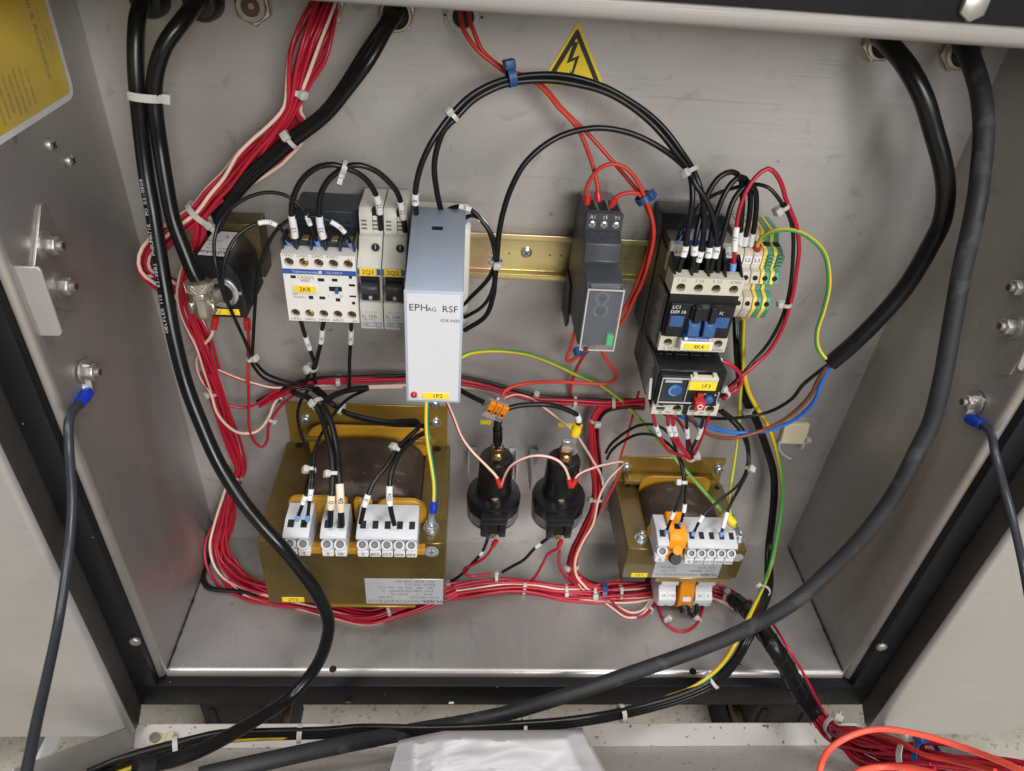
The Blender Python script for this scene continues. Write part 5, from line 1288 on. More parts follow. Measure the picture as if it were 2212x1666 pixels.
for k, x, y, s in (('a3', 1476, 542, '1'), ('l1', 1500, 545, '1'), ('a1', 1513, 550, '3'), ('l2', 1529, 542, '3'), ('a2', 1547, 542, '5')): sleeve(k, x, y, 4.6, txt=s)
wire('k1', 'thin black wire to the coil terminal A1 of the power contactor', '1462,524,-52 1468,505,-52 1482,483,-48 1500,458,-46 1520,436,-44 1545,420,-44 1590,405,-46 1626,398,-50 1659,405,-54 1690,441,-56 1706,471,-56 1713,504,-56 1713,554,-56 1709,604,-54 1701,649,-52 1684,699,-50 1657,746,-50 1631,776,-52 1603,809,-58 1575,836,-68 1556,858,-76', 1.25)
ferrule('k1', 0)
wire('r1', 'crimson wire arching from the contactor terminal 13 down the right side', '1583,584,-70 1586,556,-69 1588,516,-66 1591,491,-64 1597,454,-62 1613,411,-60 1633,382,-58 1659,364,-57 1675,375,-57 1689,400,-57 1697,429,-57 1707,454,-57 1721,491,-57 1726,536,-57 1721,585,-56 1714,629,-55 1704,668,-54 1689,711,-52 1660,760,-52 1618,799,-56 1592,822,-62 1566,850,-74', 1.4, 'wire_red')
ferrule('r1', 0); sleeve('r1', 1589, 516, 9, txt='13', k=1.4)
wire('r2', 'short crimson wire from contactor terminal 14 to the overload relay', '1528,760,-62 1534,770,-66 1546,776,-68 1572,785,-70 1595,803,-70 1602,822,-70 1595,838,-70 1578,850,-72 1562,862,-78', 1.4, 'wire_red')
sleeve('r2', 1552, 777, 7, txt='14', k=1.4)

# --- orange red silicone wires
OR = 'wire_orange'
wire('o1', 'orange red wire from the grey grommet to the middle terminal of the timer', '994,26,-6 998,50,-22 1003,68,-28 1028,105,-32 1065,136,-32 1103,163,-32 1151,176,-30 1181,200,-28 1206,232,-26 1236,262,-26 1256,292,-28 1268,322,-32 1281,360,-38 1291,405,-42 1293,436,-44', 1.35, OR)
wire('o2', 'orange red wire from the grey grommet through the blue tie and behind the timer', '1012,26,-6 1015,48,-20 1021,62,-26 1040,107,-30 1063,131,-30 1095,152,-30 1151,170,-28 1184,198,-24 1210,230,-23 1242,262,-23 1268,287,-25 1321,346,-30 1346,375,-34 1376,411,-38 1390,428,-40 1401,454,-40 1408,481,-40 1406,516,-40 1393,566,-40 1376,611,-38 1356,656,-36 1330,690,-34', 1.35, OR)
wire('o3', 'orange red loop from the left terminal of the timer through the blue tie', '1268,441,-44 1266,412,-44 1278,384,-44 1298,362,-44 1323,354,-44 1348,361,-44 1371,383,-44 1386,410,-44 1396,436,-44 1409,474,-44 1412,511,-44 1402,561,-44 1387,611,-42 1371,643,-40 1351,686,-38 1330,708,-36', 1.35, OR)
wire('o4', 'short orange red wire from the right terminal of the timer to the blue tie', '1319,446,-44 1325,431,-45 1343,420,-45 1366,416,-44 1380,420,-43 1392,438,-42 1402,462,-42', 1.35, OR)
for k in ('o1', 'o3', 'o4'): lug(k, -1 if k == 'o1' else 0, 'lug_red', 6.5, 1.55)
wire('o5', 'orange red wire under the timer bent to the blue tie, left one', '1244,706,-30 1241,720,-30 1233,750,-30 1224,776,-30 1230,781,-30 1246,771,-32 1266,758,-34 1281,748,-36', 1.35, OR)
wire('o6', 'orange red wire from under the timer straight down the back panel', '1285,748,-36 1268,760,-32 1252,784,-24 1242,806,-16 1234,830,-8 1232,856,-4', 1.35, OR)
wire('o7', 'long orange red wire from the timer to the clear connector with orange levers', '1294,742,-50 1298,752,-50 1306,771,-48 1326,799,-44 1331,816,-40 1316,828,-38 1281,829,-38 1206,825,-44 1156,826,-52 1112,834,-58 1092,844,-62 1083,857,-66', 1.35, OR)
wire('o8', 'thin orange red wire crossing behind the crimson loom to the small transformer', '1380,846,-20 1368,895,-16 1356,940,-16 1341,988,-18 1336,1023,-20 1321,1060,-24 1292,1110,-30 1258,1165,-36 1240,1215,-44 1252,1250,-50 1282,1272,-54', 1.1, OR)

# --- centre
wire('n1', 'black wire from the clear connector to the yellow lug', '1092,884,-60 1112,878,-58 1143,874,-56 1188,875,-54 1224,885,-52 1246,897,-52 1250,910,-52 1246,925,-52 1241,940,-53', 2.0)
sleeve('n1', 1248, 905, 4, k=1.2); lug('n1', -1, 'lug_yellow', 10, 1.9, tongue=at(1237, 975, -54))
wire('n2', 'black wire ending bare at the left of the clear connector', '975,830,-40 1000,846,-48 1022,858,-54 1046,869,-58', 2.0)
wire('n3', 'black wire in heat shrink between clear connector and left bushing', '1078,900,-60 1075,915,-58 1075,932,-55 1075,962,-54', 3.0)
sleeve('n3', 1075, 937, 13, 'cable', name='heat_shrink', k=1.25)
def pk(key, lab, s, **k): return wire(key, lab, s, 1.15, PK, twist=0.012, **k)
pk('p1', 'pale pink and red wire from the grey relay to the left bushing', '963,864,-58 978,898,-58 998,946,-60 1020,976,-64 1050,1006,-68 1073,1031,-72 1081,1052,-73')
pk('p2', 'pale pink and red wire arching between the two bushings', '1083,1052,-73 1092,1026,-74 1106,1005,-74 1143,987,-73 1171,985,-73 1201,993,-73 1218,1008,-73 1228,1031,-73 1232,1052,-73')
pk('p3', 'pale pink and red wire from right bushing to the loom by the small transformer', '1235,1052,-73 1248,1028,-70 1281,1012,-62 1313,1003,-54 1343,998,-46 1343,1006,-40 1318,1031,-40 1301,1058,-40 1291,1085,-42 1281,1132,-46 1258,1172,-52 1243,1210,-58 1246,1245,-60 1268,1272,-64')
pk('p4', 'pale pink and red wire passing behind the right bushing', '1090,862,-58 1112,854,-52 1143,860,-44 1173,880,-34 1206,905,-26 1241,934,-22 1261,963,-22 1281,996,-24 1298,1026,-28 1303,1050,-32')
for k in ('p1', 'p2'): lug(k, -1, 'lug_red', 9, 1.7)
lug('p3', 0, 'lug_red', 8, 1.7)
wire('n4', 'black wire with blue lug under the left bushing', '1056,1152,-58 1052,1168,-58 1043,1190,-58 1015,1223,-56 988,1248,-54 962,1262,-52', 1.4); lug('n4', 0, 'lug_blue', 5, 1.6); sleeve('n4', 1041, 1192, 5)
wire('n5', 'black wire with blue lug under the right bushing', '1192,1152,-58 1184,1162,-58 1158,1182,-58 1131,1210,-56 1106,1224,-54 1085,1236,-52', 1.4); lug('n5', 0, 'lug_blue', 6, 1.6); sleeve('n5', 1162, 1178, 6)
wire('r3', 'crimson wire with red lug under the left bushing', '1072,1168,-62 1066,1178,-62 1048,1204,-60 1020,1221,-58 1002,1230,-56 1012,1244,-54 1060,1240,-52', 1.3, 'wire_red'); lug('r3', 0, 'lug_red', 7, 1.7)
wire('r4', 'crimson wire with red lug under the right bushing, bending left', '1212,1168,-62 1206,1184,-62 1186,1195,-60 1173,1217,-58 1156,1246,-54 1140,1262,-52', 1.3, 'wire_red'); lug('r4', 0, 'lug_red', 7, 1.7)
wire('r5', 'crimson wire under the right bushing, falling to the loom', '1209,1190,-60 1207,1208,-58 1209,1224,-56 1222,1248,-54 1250,1266,-52', 1.3, 'wire_red')

# --- small transformer and overload relay wires
wire('s1', 'black wire from the crimson loom arching into terminal 0 of the small transformer', '1309,978,-24 1318,962,-26 1343,940,-30 1381,919,-34 1418,919,-40 1446,938,-48 1464,983,-58 1473,1013,-66 1476,1045,-74 1468,1078,-80 1456,1106,-84 1438,1152,-88', 1.2)
wire('s2', 'black wire from the crimson loom arching into the orange fuse holder', '1311,992,-24 1320,975,-26 1343,955,-30 1381,938,-34 1418,942,-40 1450,965,-48 1471,993,-58 1478,1023,-66 1481,1060,-72 1478,1098,-78 1470,1134,-80', 1.2)
wire('s3', 'thin black wire entering beside the orange fuse holder of the small transformer', '1553,888,-60 1581,912,-44 1603,940,-36 1615,975,-36 1614,1008,-44 1601,1040,-56 1586,1056,-62 1551,1084,-72 1519,1114,-80 1496,1156,-86', 1.2)
wire('s4', 'thin black wire with long white sleeve beside the yellow lug of the small transformer', '1560,886,-60 1588,908,-44 1609,935,-36 1618,973,-34 1617,1012,-42 1598,1053,-56 1582,1082,-68 1571,1107,-76 1557,1158,-86', 1.2)
for k in ('s1', 's2', 's3', 's4'): ferrule(k, -1, L=4)
sleeve('s1', 1452, 1116, 4, k=1.5); sleeve('s2', 1477, 1098, 4, k=1.5); sleeve('s3', 1514, 1122, 4.5, k=1.5); sleeve('s4', 1566, 1120, 9, k=1.5)
wire('v1', 'leftmost crimson wire under the overload relay', '1410,894,-80 1418,925,-76 1431,953,-72 1446,974,-68 1468,983,-66 1492,990,-64', 1.3, 'wire_red')
wire('v2', 'middle crimson wire under the overload relay, left of its close twin', '1441,894,-80 1446,930,-76 1461,958,-72 1478,976,-68 1492,988,-64', 1.3, 'wire_red')
wire('v3', 'middle crimson wire under the overload relay, right of its close twin', '1452,894,-80 1457,930,-76 1471,962,-70 1493,988,-64', 1.3, 'wire_red')
wire('v4', 'crimson wire crossing behind the overload relay terminals', '1432,894,-70 1461,905,-66 1481,933,-64 1493,965,-62 1497,986,-62', 1.2, 'wire_red')
wire('v5', 'left of the two black wires under the overload relay', '1482,894,-80 1484,935,-74 1487,975,-66 1494,988,-64', 1.3)
wire('v6', 'right of the two black wires under the overload relay', '1521,896,-80 1511,935,-74 1497,966,-68 1491,986,-64', 1.3)
wire('v7', 'crimson wire from the right end of the overload relay', '1532,896,-78 1518,940,-72 1503,976,-66 1496,990,-64', 1.2, 'wire_red')
for k, x, y in (('v1', 1420, 928), ('v2', 1447, 932), ('v3', 1458, 930), ('v5', 1484, 934), ('v6', 1511, 934)): sleeve(k, x, y, 7.5, k=1.45, txt='9')

# --- looms: several wires along one line, each its own object
def loom(keyb, labels, s, n, r, cols, group, spread, seed, twist=0.02, flat=1.0, wander=0.6):
    """Wires running together; each keeps its own place in the loom and wanders a little."""
    rnd = random.Random(seed)
    base = spline(points(s, r), 5.0)
    L = len(base)
    slots = []
    while len(slots) < n:
        best = max(((rnd.uniform(-1, 1), rnd.uniform(-1, 1)) for _ in range(30)), key=lambda q: -9 if q[0] ** 2 + q[1] ** 2 > 1 else min([((q[0] - w[0]) ** 2 + (q[1] - w[1]) ** 2) for w in slots] + [4]))
        slots.append(best)
    for k in range(n):
        pts = []; acc = 0.0
        for i, c in enumerate(base):
            t = (base[min(i + 1, L - 1)] - base[max(i - 1, 0)]).normalized()
            v = (c - CAM).normalized(); sd = t.cross(v).normalized(); dp = sd.cross(t)
            if i: acc += (c - base[i - 1]).length
            f = i / (L - 1)
            sp = spread(f) if callable(spread) else spread
            a = twist * acc
            u, w = slots[k]; u += wander * noise.noise(Vector((acc * 0.018, k * 7.3, seed))); w += wander * noise.noise(Vector((acc * 0.018, k * 5.1, seed + 9)))
            uu, ww = u * math.cos(a) - w * math.sin(a), u * math.sin(a) + w * math.cos(a)
            p = c + sd * (uu * sp) + dp * (ww * sp * flat)
            x, y = pix(p); pts.append(clamp(p.copy(), x, y, r))
        col = cols[k % len(cols)]
        lab = labels[col == 'P'].replace('crimson', {'K': 'black', 'O': 'orange red'}.get(col, 'crimson'))
        wire(f'{keyb}{k}', lab, pts, r, PK if col == 'P' else ('wire_red' if col == 'R' else ('wire_black' if col == 'K' else OR)), group=group + (' pale ones' if col == 'P' else ''), twist=0.01)
        PATH[f'{keyb}{k}'] = pts
    PATH[keyb] = base
import types
def ramp(*kv):
    def f(t):
        for (a, x), (b, y) in zip(kv, kv[1:]):
            if t <= b: return x + (y - x) * (t - a) / (b - a)
        return kv[-1][1]
    return f
R9 = 'RRPRRRRPR'
loom('A', ('crimson wire of the thick loom from nickel gland to left elbow', 'pale pink wire of the thick loom from nickel gland to left elbow'),
     '702,10,-8 690,40,-20 668,95,-28 646,160,-30 638,196,-30 628,235,-30 600,280,-30 560,325,-30 500,390,-32 460,425,-36 431,459,-38 400,482,-40 360,512,-42 330,540,-42 319,562,-40 322,582,-38 345,604,-34 395,640,-30 420,690,-28 440,740,-26 458,800,-24', 11, 1.2, R9, 'crimson wires of the upper left loom', ramp((0, 6.5), (0.10, 8.0), (0.22, 3.8), (0.36, 8.5), (0.5, 5.0), (0.7, 6.2), (1, 5.0)), 3, 0.012)
loom('B', ('crimson wire of the loom passing behind the black connector cable', 'pale pink wire of the loom passing behind the black connector cable'),
     '712,12,-8 700,40,-20 676,95,-26 652,160,-26 641,196,-27 640,240,-24 650,262,-20 640,300,-18 612,322,-18 560,360,-20 500,405,-26 455,440,-32 434,462,-38 428,500,-40 416,548,-40 400,600,-38 396,640,-36 408,690,-34 432,745,-32 452,800,-28 462,835,-26', 9, 1.2, 'RRRPRRP', 'crimson wires behind the connector cable', ramp((0, 5), (0.2, 3), (0.32, 6), (0.5, 3.2), (1, 4.0)), 5, 0.012)
loom('C', ('crimson wire of the loom running down the left side to the cabinet floor', 'pale pink wire of the loom running down the left side to the cabinet floor'),
     '450,800,-26 464,836,-24 476,875,-22 488,915,-20 504,965,-18 518,1015,-16 506,1040,-16 497,1085,-18 484,1135,-22 474,1180,-30 482,1218,-38 506,1248,-46 545,1270,-54 600,1288,-60 660,1305,-72 728,1321,-82 770,1332,-86 805,1334,-88 842,1324,-84 880,1312,-78 935,1294,-70 985,1276,-64', 16, 1.2, 'RRRRPRRRRRPR', 'crimson wires of the lower left loom', ramp((0, 5.5), (0.2, 5.5), (0.29, 3.6), (0.4, 8.0), (0.52, 12.0), (0.64, 9.0), (0.78, 6.0), (1, 6.0)), 8, 0.01)
loom('D', ('crimson wire of the loom lying along the bottom between the transformers', 'pale pink wire of the loom lying along the bottom between the transformers'),
     '958,1276,-62 1000,1272,-60 1060,1266,-58 1106,1265,-57 1160,1270,-58 1206,1278,-60 1260,1280,-60 1310,1282,-60 1360,1282,-58 1405,1278,-52 1470,1270,-44 1530,1274,-50 1570,1288,-60 1594,1302,-74', 15, 1.25, 'RRPRRRRRRPRR', 'crimson wires of the bottom loom', ramp((0, 7.0), (0.25, 5.4), (0.5, 7.6), (1, 6.4)), 11, 0.008)
loom('E', ('crimson wire of the loom between the right bushing and the small transformer', ''),
     '1392,876,-20 1345,872,-18 1305,882,-18 1288,905,-18 1284,950,-18 1288,1010,-20 1290,1060,-24 1284,1105,-30 1264,1150,-38 1242,1195,-46 1238,1235,-52 1262,1262,-56 1300,1276,-58', 9, 1.25, 'RRRKRRKRO', 'crimson wires of the middle loom', ramp((0, 3.4), (0.2, 3.6), (0.5, 5.0), (0.75, 4.0), (1, 4.5)), 13, 0.006)
loom('H', ('crimson wire of the horizontal loom behind the grey relay', 'pale pink wire of the horizontal loom behind the grey relay'),
     '560,872,-14 612,846,-16 650,828,-18 700,820,-18 755,819,-18 820,817,-16 878,817,-14 940,816,-14 1000,822,-14 1053,832,-14 1106,846,-15 1169,862,-16 1256,868,-16 1330,870,-18 1394,866,-22', 5, 1.3, 'RRKRR', 'wires of the horizontal loom', ramp((0, 3), (0.2, 2.6), (1, 3.2)), 17, 0.004)
pk('q1', 'pale pink wire running below the horizontal loom to the grey relay', '470,800,-26 512,817,-22 553,830,-18 590,838,-16 640,836,-16 700,834,-16 760,835,-16 820,834,-14 880,832,-12 960,834,-12 1010,838,-14 1052,848,-30 1076,862,-52')
pk('q2', 'pale pink wire making the loop to the left of the large transformer', '434,752,-26 424,778,-24 432,816,-24 455,850,-28 467,888,-30 488,917,-30 520,936,-26 553,933,-22 570,918,-20 583,896,-18 596,866,-16 628,843,-16 700,839,-16 790,838,-14 870,836,-12')
wire('q3', 'crimson wire making the hanging loop left of the large transformer', '536,738,-30 536,800,-26 537,870,-24 539,928,-24 552,957,-22 567,966,-20 577,952,-18 580,920,-18 600,885,-16 636,852,-16 662,832,-16 690,822,-15', 1.15, 'wire_red')
wire('q4', 'crimson wire bridging from the left loom to the horizontal loom', '493,876,-22 525,881,-20 556,872,-18 588,850,-17 616,838,-16 660,826,-16', 1.15, 'wire_red')
wire('q5', 'orange red wire with push-on lug under the right of the solenoid', '533,690,-36 536,716,-34 538,742,-32 536,790,-28 535,830,-26', 1.2, 'wire_orange'); lug('q5', 0, 'lug_red', 9, 2.0)
wire('q6', 'pale wire with push-on lug under the left of the solenoid', '466,686,-40 462,708,-38 455,728,-36 436,750,-30 425,776,-26', 1.2, 'wire_pink'); lug('q6', 0, 'lug_red', 11, 2.0)
for k, (dx, lab) in enumerate(((0, 'black wire behind the lower left loom, inner one'), (-6, 'black wire behind the lower left loom, outer one'))):
    wire(f'z{k}', lab, f'{520+dx},1020,-12 {512+dx},1060,-10 {488+dx},1110,-10 {455+dx*1.4},1160,-14 {430+dx*1.4},1205,-22 {428+dx},1240,-34 {452+dx},1268,-48 {510+dx},1278,-56 {575+dx},1284,-60', 1.9)
# loops under the small transformer
wire('y1', 'crimson wire hanging under the small transformer in a deep loop', '1418,1292,-64 1424,1318,-72 1438,1346,-82 1460,1362,-88 1484,1362,-88 1506,1346,-84 1516,1322,-76 1522,1296,-66', 1.25, 'wire_red')
wire('y2', 'crimson wire from the bottom loom bending up into the lower left terminals', '1282,1280,-60 1312,1292,-66 1340,1318,-74 1368,1332,-78 1390,1330,-76 1408,1312,-70 1420,1294,-62', 1.25, 'wire_red')
pk('y3', 'upper pale pink wire bending up into the lower left terminals', '1250,1244,-54 1262,1268,-60 1296,1284,-62 1330,1308,-70 1364,1324,-76 1388,1318,-74 1402,1300,-66 1408,1286,-60')
pk('y4', 'lower pale pink wire bending up into the lower left terminals', '1240,1240,-52 1254,1270,-60 1290,1290,-64 1322,1314,-72 1354,1334,-78 1384,1330,-76 1404,1308,-68 1414,1290,-60')
wire('y5', 'orange red wire passing over the bottom loom beside the blue tie', '1248,1250,-52 1262,1268,-56 1290,1272,-58 1330,1256,-52 1352,1246,-40', 1.1, OR)
wire('y6', 'short black wire tucked in a loop under the lower right terminals', '1478,1300,-78 1482,1318,-84 1496,1330,-86 1505,1320,-84 1504,1304,-80 1494,1296,-76', 1.9)
for x, y, m, nm in ((975, 1519, 'white', 'white crumb lying on the black front bar'), (752, 1518, 'wood', 'brown crumb lying on the black front bar')):
    p = at(x, y, -148.6); b = MB()
    for k in range(4): b.lathe(p + Vector((k * 0.9 - 1.4, 0, 0.5 * (k % 2))), Z_, [(-0.9, 0.3), (-0.3, 1.0), (0.5, 0.8), (0.9, 0.2)], 7, 0, k)
    tag(b.build('crumb', m), nm, 'crumb')
# spiral wrapped loom leaving to the flap
sw = wire('sw', 'black spiral wrapped loom leaving the cabinet at the lower right', '1586,1296,-76 1612,1316,-92 1640,1352,-122 1668,1392,-146 1698,1440,-154 1722,1488,-160 1748,1526,-168 1778,1560,-178', 7.0, 'cable', 'cable loom', name='wrapped_loom', step=2.0)
P = PATH['sw']; b = MB(); acc = 0; pts = []
for i in range(len(P)):
    t = (P[min(i + 1, len(P) - 1)] - P[max(i - 1, 0)]).normalized()
    if i: acc += (P[i] - P[i - 1]).length
    u = X_ - t * X_.dot(t); u.normalize(); w = t.cross(u); a = acc * 2 * math.pi / 15.0
    pts.append(P[i] + (u * math.cos(a) + w * math.sin(a)) * 7.05)
fine = spline(pts[::1], 1.2); b.tube(fine, 0.5, 5); b.build('wrap_seam', 'dark', sw)
wire('x0', 'single crimson wire lying along the spiral wrapped loom', '1620,1296,-84 1664,1340,-122 1702,1400,-156 1734,1452,-164 1757,1496,-172 1781,1540,-180 1800,1564,-190 1840,1572,-210', 1.1, 'wire_red')
loom('F', ('crimson wire of the loom lying on the open flap at the lower right', ''),
     '1772,1552,-178 1790,1572,-186 1816,1592,-200 1848,1606,-214 1890,1622,-228 1950,1636,-244 2020,1648,-258 2110,1660,-272 2230,1682,-290', 20, 1.3, 'R', 'crimson wires on the open flap', ramp((0, 6), (0.12, 7.0), (0.3, 8.5), (0.55, 10), (1, 8)), 21, 0.010)
loom('G', ('crimson wire folded back in a loop on the open flap', ''),
     '2020,1650,-262 1930,1616,-240 1872,1592,-222 1838,1584,-212 1828,1600,-210 1850,1632,-222 1910,1660,-240 1990,1686,-262', 10, 1.3, 'R', 'crimson wires looped on the open flap', ramp((0, 3), (0.5, 4.5), (1, 3)), 23, 0.01)
wire('h1', 'bright coral wire arching in front of the flap at the lower right', '1768,1690,-280 1773,1655,-272 1791,1620,-262 1834,1591,-256 1896,1575,-254 1984,1586,-262 2084,1616,-276 2160,1644,-290 2212,1668,-300 2260,1692,-308', 1.8, 'wire_coral')
wire('h2', 'bright coral wire just entering the picture at the bottom edge', '1830,1684,-286 1862,1664,-280 1910,1657,-278 1970,1660,-284 2040,1676,-294', 1.8, 'wire_coral')
wire('h3', 'orange red wire passing under the coral wire to the blue tie on the flap', '1786,1560,-182 1800,1574,-192 1850,1576,-214 1900,1586,-232 1950,1604,-248 1990,1628,-260 2060,1645,-272 2150,1666,-288', 1.5, OR)
# black loom along the flap
for k, (dx, dy, lab) in enumerate(((0, -6, 'upper black cable of three swinging from the right along the flap'), (2, 0, 'middle black cable of three swinging from the right along the flap'), (5, 6, 'lower black cable of three swinging from the right along the flap'))):
    wire(f'f{k}', lab, f'{1588+k*3},684,-12 {1590+k*4},740,-22 {1594+dx*2},800,-22 {1606+dx*2},860,-20 {1632+dx},910,-18 {1654+dx},970,-18 {1668+dx},1020,-18 {1670+dx},1070,-20 {1664+dx},1133,-26 {1658+dx},1183,-34 {1655+dx*2},1262,-66 {1634+dx*2},1328,-112 {1610+dx*2},1380,-142 {1584+dx},{1430+dy*0.6},-150 {1543+dx},{1472+dy},-156 {1481+dx},{1502+dy},-162 {1406},{1526+dy},-168 {1343},{1541+dy},-174 {1281},{1553+dy},-180 {1206},{1563+dy},-184 {1106},{1570+dy},-188 {1003},{1576+dy},-192 {900},{1578+dy},-196 {778},{1577+dy},-198 {703},{1583+dy},-200 {628},{1585+dy},-202 {553},{1587+dy},-204 {475},{1592+dy*1.4},-208 {412},{1607+dy*1.6},-212 {325},{1630+dy*1.8},-220 {250},{1655+dy*2},-228 {190},{1680+dy*2},-234', 2.4, 'cable', C_, 'black cables along the flap', 'flap_cable', 5)
wire('f4', 'green and yellow wire among the black cables at the lower left', '640,1592,-202 553,1594,-205 475,1602,-209 412,1616,-213 325,1645,-222 250,1672,-230', 1.8, GY, twist=0.03)
# plastic sleeve of papers on the flap
bg_ = thing('document_bag', 'crumpled clear film bag of white papers lying on the open flap', 'bag', tray(1080, 1640, 5))
nx, ny = 60, 40
top, low = [], []
for j in range(ny + 1):
    for i in range(nx + 1):
        u, v = i / nx, j / ny
        xa_, xb_ = 862 - 42 * v, 1256 + 92 * v
        ya_ = 1598 - 24 * min(1, u * 4.0) * (1 - 0.0 * v) - 2 * u
        x = xa_ + (xb_ - xa_) * u; y = ya_ + (1740 - ya_) * v
        e = min(1.0, min(u, 1 - u) * 9, v * 6 + 0.15)
        w = noise.noise(Vector((u * 3.2, v * 2.2, 3))) * 2.2 + max(0, 0.30 - abs(noise.noise(Vector((u * 4 + v * 5, v * 3 - u, 8))))) * 2.0
        hh = 5 + (5 + w) * e + 24 * max(0, 1 - v / 0.6) * min(1, v * 9 + 0.4); top.append(tray(x, y, hh)); low.append(tray(x, y, hh) - TN * (4 + 6 * e))
b = MB(); q = nx + 1
fs = [(j * q + i, j * q + i + 1, (j + 1) * q + i + 1, (j + 1) * q + i) for j in range(ny) for i in range(nx)]
b.add(top, fs); n0 = len(top); b.add(low, [f[::-1] for f in fs])
ring = list(range(nx + 1)) + [k * q + nx for k in range(1, ny + 1)] + [ny * q + i for i in range(nx - 1, -1, -1)] + [k * q for k in range(ny - 1, 0, -1)]
b.f += [[ring[k], ring[(k + 1) % len(ring)], n0 + ring[(k + 1) % len(ring)], n0 + ring[k]] for k in range(len(ring))]; b.m += [0] * len(ring)
b.build('film', 'bag', bg_, angle=80)
MB().tube([tray(1256 + 92 * k / 8, 1572 + 168 * k / 8, 20 + (k % 2)) for k in range(9)], 0.35, 5).build('torn_edge', 'cream', bg_)
# white stand-off and cable clip at the flap corner
c = thing('cable_clip', 'ivory cable clip with a screw at the left corner of the flap', 'clip', tray(343, 1590, 4))
p = tray(343, 1612, 1); MB().cyl(p, p + Vector((0, 0, 9)), 8.0, 18).build('stand_off', 'white_plastic', c, 0.6)
MB().obox(p + Vector((4, 0, 10)), X_, Y_, Z_, 9, 5, 1.2).build('clip_base', 'ivory', c, 0.4)
MB().cyl(p + Vector((0, 0, 11)), p + Vector((0, 0, 16)), 3.6, 16).build('screw_head', 'bolt', c, 0.3)
MB().obox(p + Vector((12, 0, 13)), X_, Y_, Z_, 3.0, 4, 3.5).build('saddle', 'ivory', c, 0.6)
MB().tube([p + Vector((14, 0, 15)), p + Vector((20, -2, 15.5)), p + Vector((26, -5, 13)), p + Vector((30, -8, 8))], 1.0, 6).build('tail', 'ivory', c)

# ================================================================== cable ties
def tie(key, x, y, a, label, side=1, m='tie', b_=None, w=1.25, ang=40, tail=0, head=1.0, shift=0.0):
    i, c, t = near(key, x, y)
    if shift is not None and abs(pix(c)[0] - x) + abs(pix(c)[1] - y) > 3:
        d = (c - CAM).length; c2 = at(x, y, c.y); c = c2
    v = (c - CAM).normalized(); s = t.cross(v).normalized(); d = s.cross(t)      # s across the wire, d away from the viewer
    if d.dot(v) < 0: d = -d
    if s.x < 0: s = -s
    b_ = a * 0.85 if b_ is None else b_
    o = thing('cable_tie', label, 'cable tie', c, 'nylon cable ties')
    q = MB(); n = 22; th = 0.38
    vs = []
    for k in range(n):
        u = 2 * math.pi * k / n
        for rr, ww in ((0, -w), (th * 2, -w), (th * 2, w), (0, w)):
            vs.append(c + s * (math.cos(u) * (a + rr)) + d * (math.sin(u) * (b_ + rr)) + t * ww)
    fs = []
    for k in range(n):
        for j in range(4): fs.append((k * 4 + j, k * 4 + (j + 1) % 4, ((k + 1) % n) * 4 + (j + 1) % 4, ((k + 1) % n) * 4 + j))
    q.add(vs, fs); q.build('band', m, o, angle=50)
    u = math.radians(ang)
    hc = c + s * (side * math.cos(u) * (a + 1.4)) - d * (math.sin(u) * (b_ + 1.4))
    nn = (s * (side * math.cos(u)) - d * math.sin(u)).normalized(); tt = nn.cross(t)
    MB().obox(hc, t, tt, nn, 1.85 * head, 2.0 * head, 1.5 * head).build('head', m, o, 0.75, 3)
    if tail:
        MB().obox(hc + nn * (tail / 2 + 1), t, tt, nn, w * 0.9, 0.45, tail / 2).build('tail', m, o)
    return o
T = 'white cable tie '
tie('c1', 316, 208, 9.2, T + 'holding the two thick black cables at the upper left', 1, w=2.2, ang=15, head=1.5, b_=5.6)
tie('A', 637, 194, 4.6, T + 'pinching the crimson loom just below the nickel gland', 1, w=1.6, head=1.3)
tie('cg1', 628, 302, 5.2, T + 'on the black cables where the crimson loom crosses', -1, ang=60, head=1.3)
tie('A', 430, 462, 8.2, T + 'with a long tail round the crimson loom above the solenoid', 1, w=1.8, ang=20, head=1.3, tail=5)
tie('cg1', 452, 484, 4.6, T + 'on the black cables behind the solenoid', -1)
tie('A', 326, 585, 5.0, T + 'on the crimson loom left of the printed cable', 1)
tie('t1', 542, 775, 2.6, T + 'joining the thin black wires under the solenoid', 1, ang=50, head=1.3)
tie('b1', 742, 362, 3.6, T + 'with an upright tail on top of the small black jumper arches', -1, ang=5, tail=4, w=1.6)
tie('a1', 978, 252, 3.4, T + 'on the left shoulder of the big black arch', -1, head=1.2)
tie('a1', 1104, 165, 5.0, 'blue cable tie with a square head on top of the big black arch', -1, 'tie_blue', w=2.2, ang=10, head=1.7)
tie('a2', 1492, 370, 4.2, T + 'on the right shoulder of the big black arch', -1, ang=55, head=1.3)
tie('a3', 1071, 566, 4.0, T + 'on the black wires beside the grey relay', 1, ang=80, head=1.2)
tie('o2', 1391, 427, 4.6, 'blue cable tie on the orange red wires right of the timer', 1, 'tie_blue', w=2.0, ang=35, head=1.5, b_=6.5)
tie('o6', 1262, 754, 3.2, 'blue cable tie on the orange red wires under the timer', -1, 'tie_blue', w=1.8, ang=60, head=1.4, b_=6)
tie('r1', 1692, 448, 3.0, T + 'upper one on the crimson and black pair at the right', -1, ang=30, head=1.4)
tie('r1', 1698, 657, 3.0, T + 'lower one on the crimson and black pair at the right', -1, ang=30, head=1.2)
tie('u1', 674, 794, 3.4, T + 'on the two black wires below the white contactor', -1, ang=60, head=1.4)
tie('H', 732, 826, 4.2, T + 'across the horizontal loom left of the grey relay', -1, ang=-40, w=1.6)
tie('w1', 686, 872, 4.6, T + 'at the bend of the thick black pair above the large transformer', -1, ang=60, head=1.3, w=1.6)
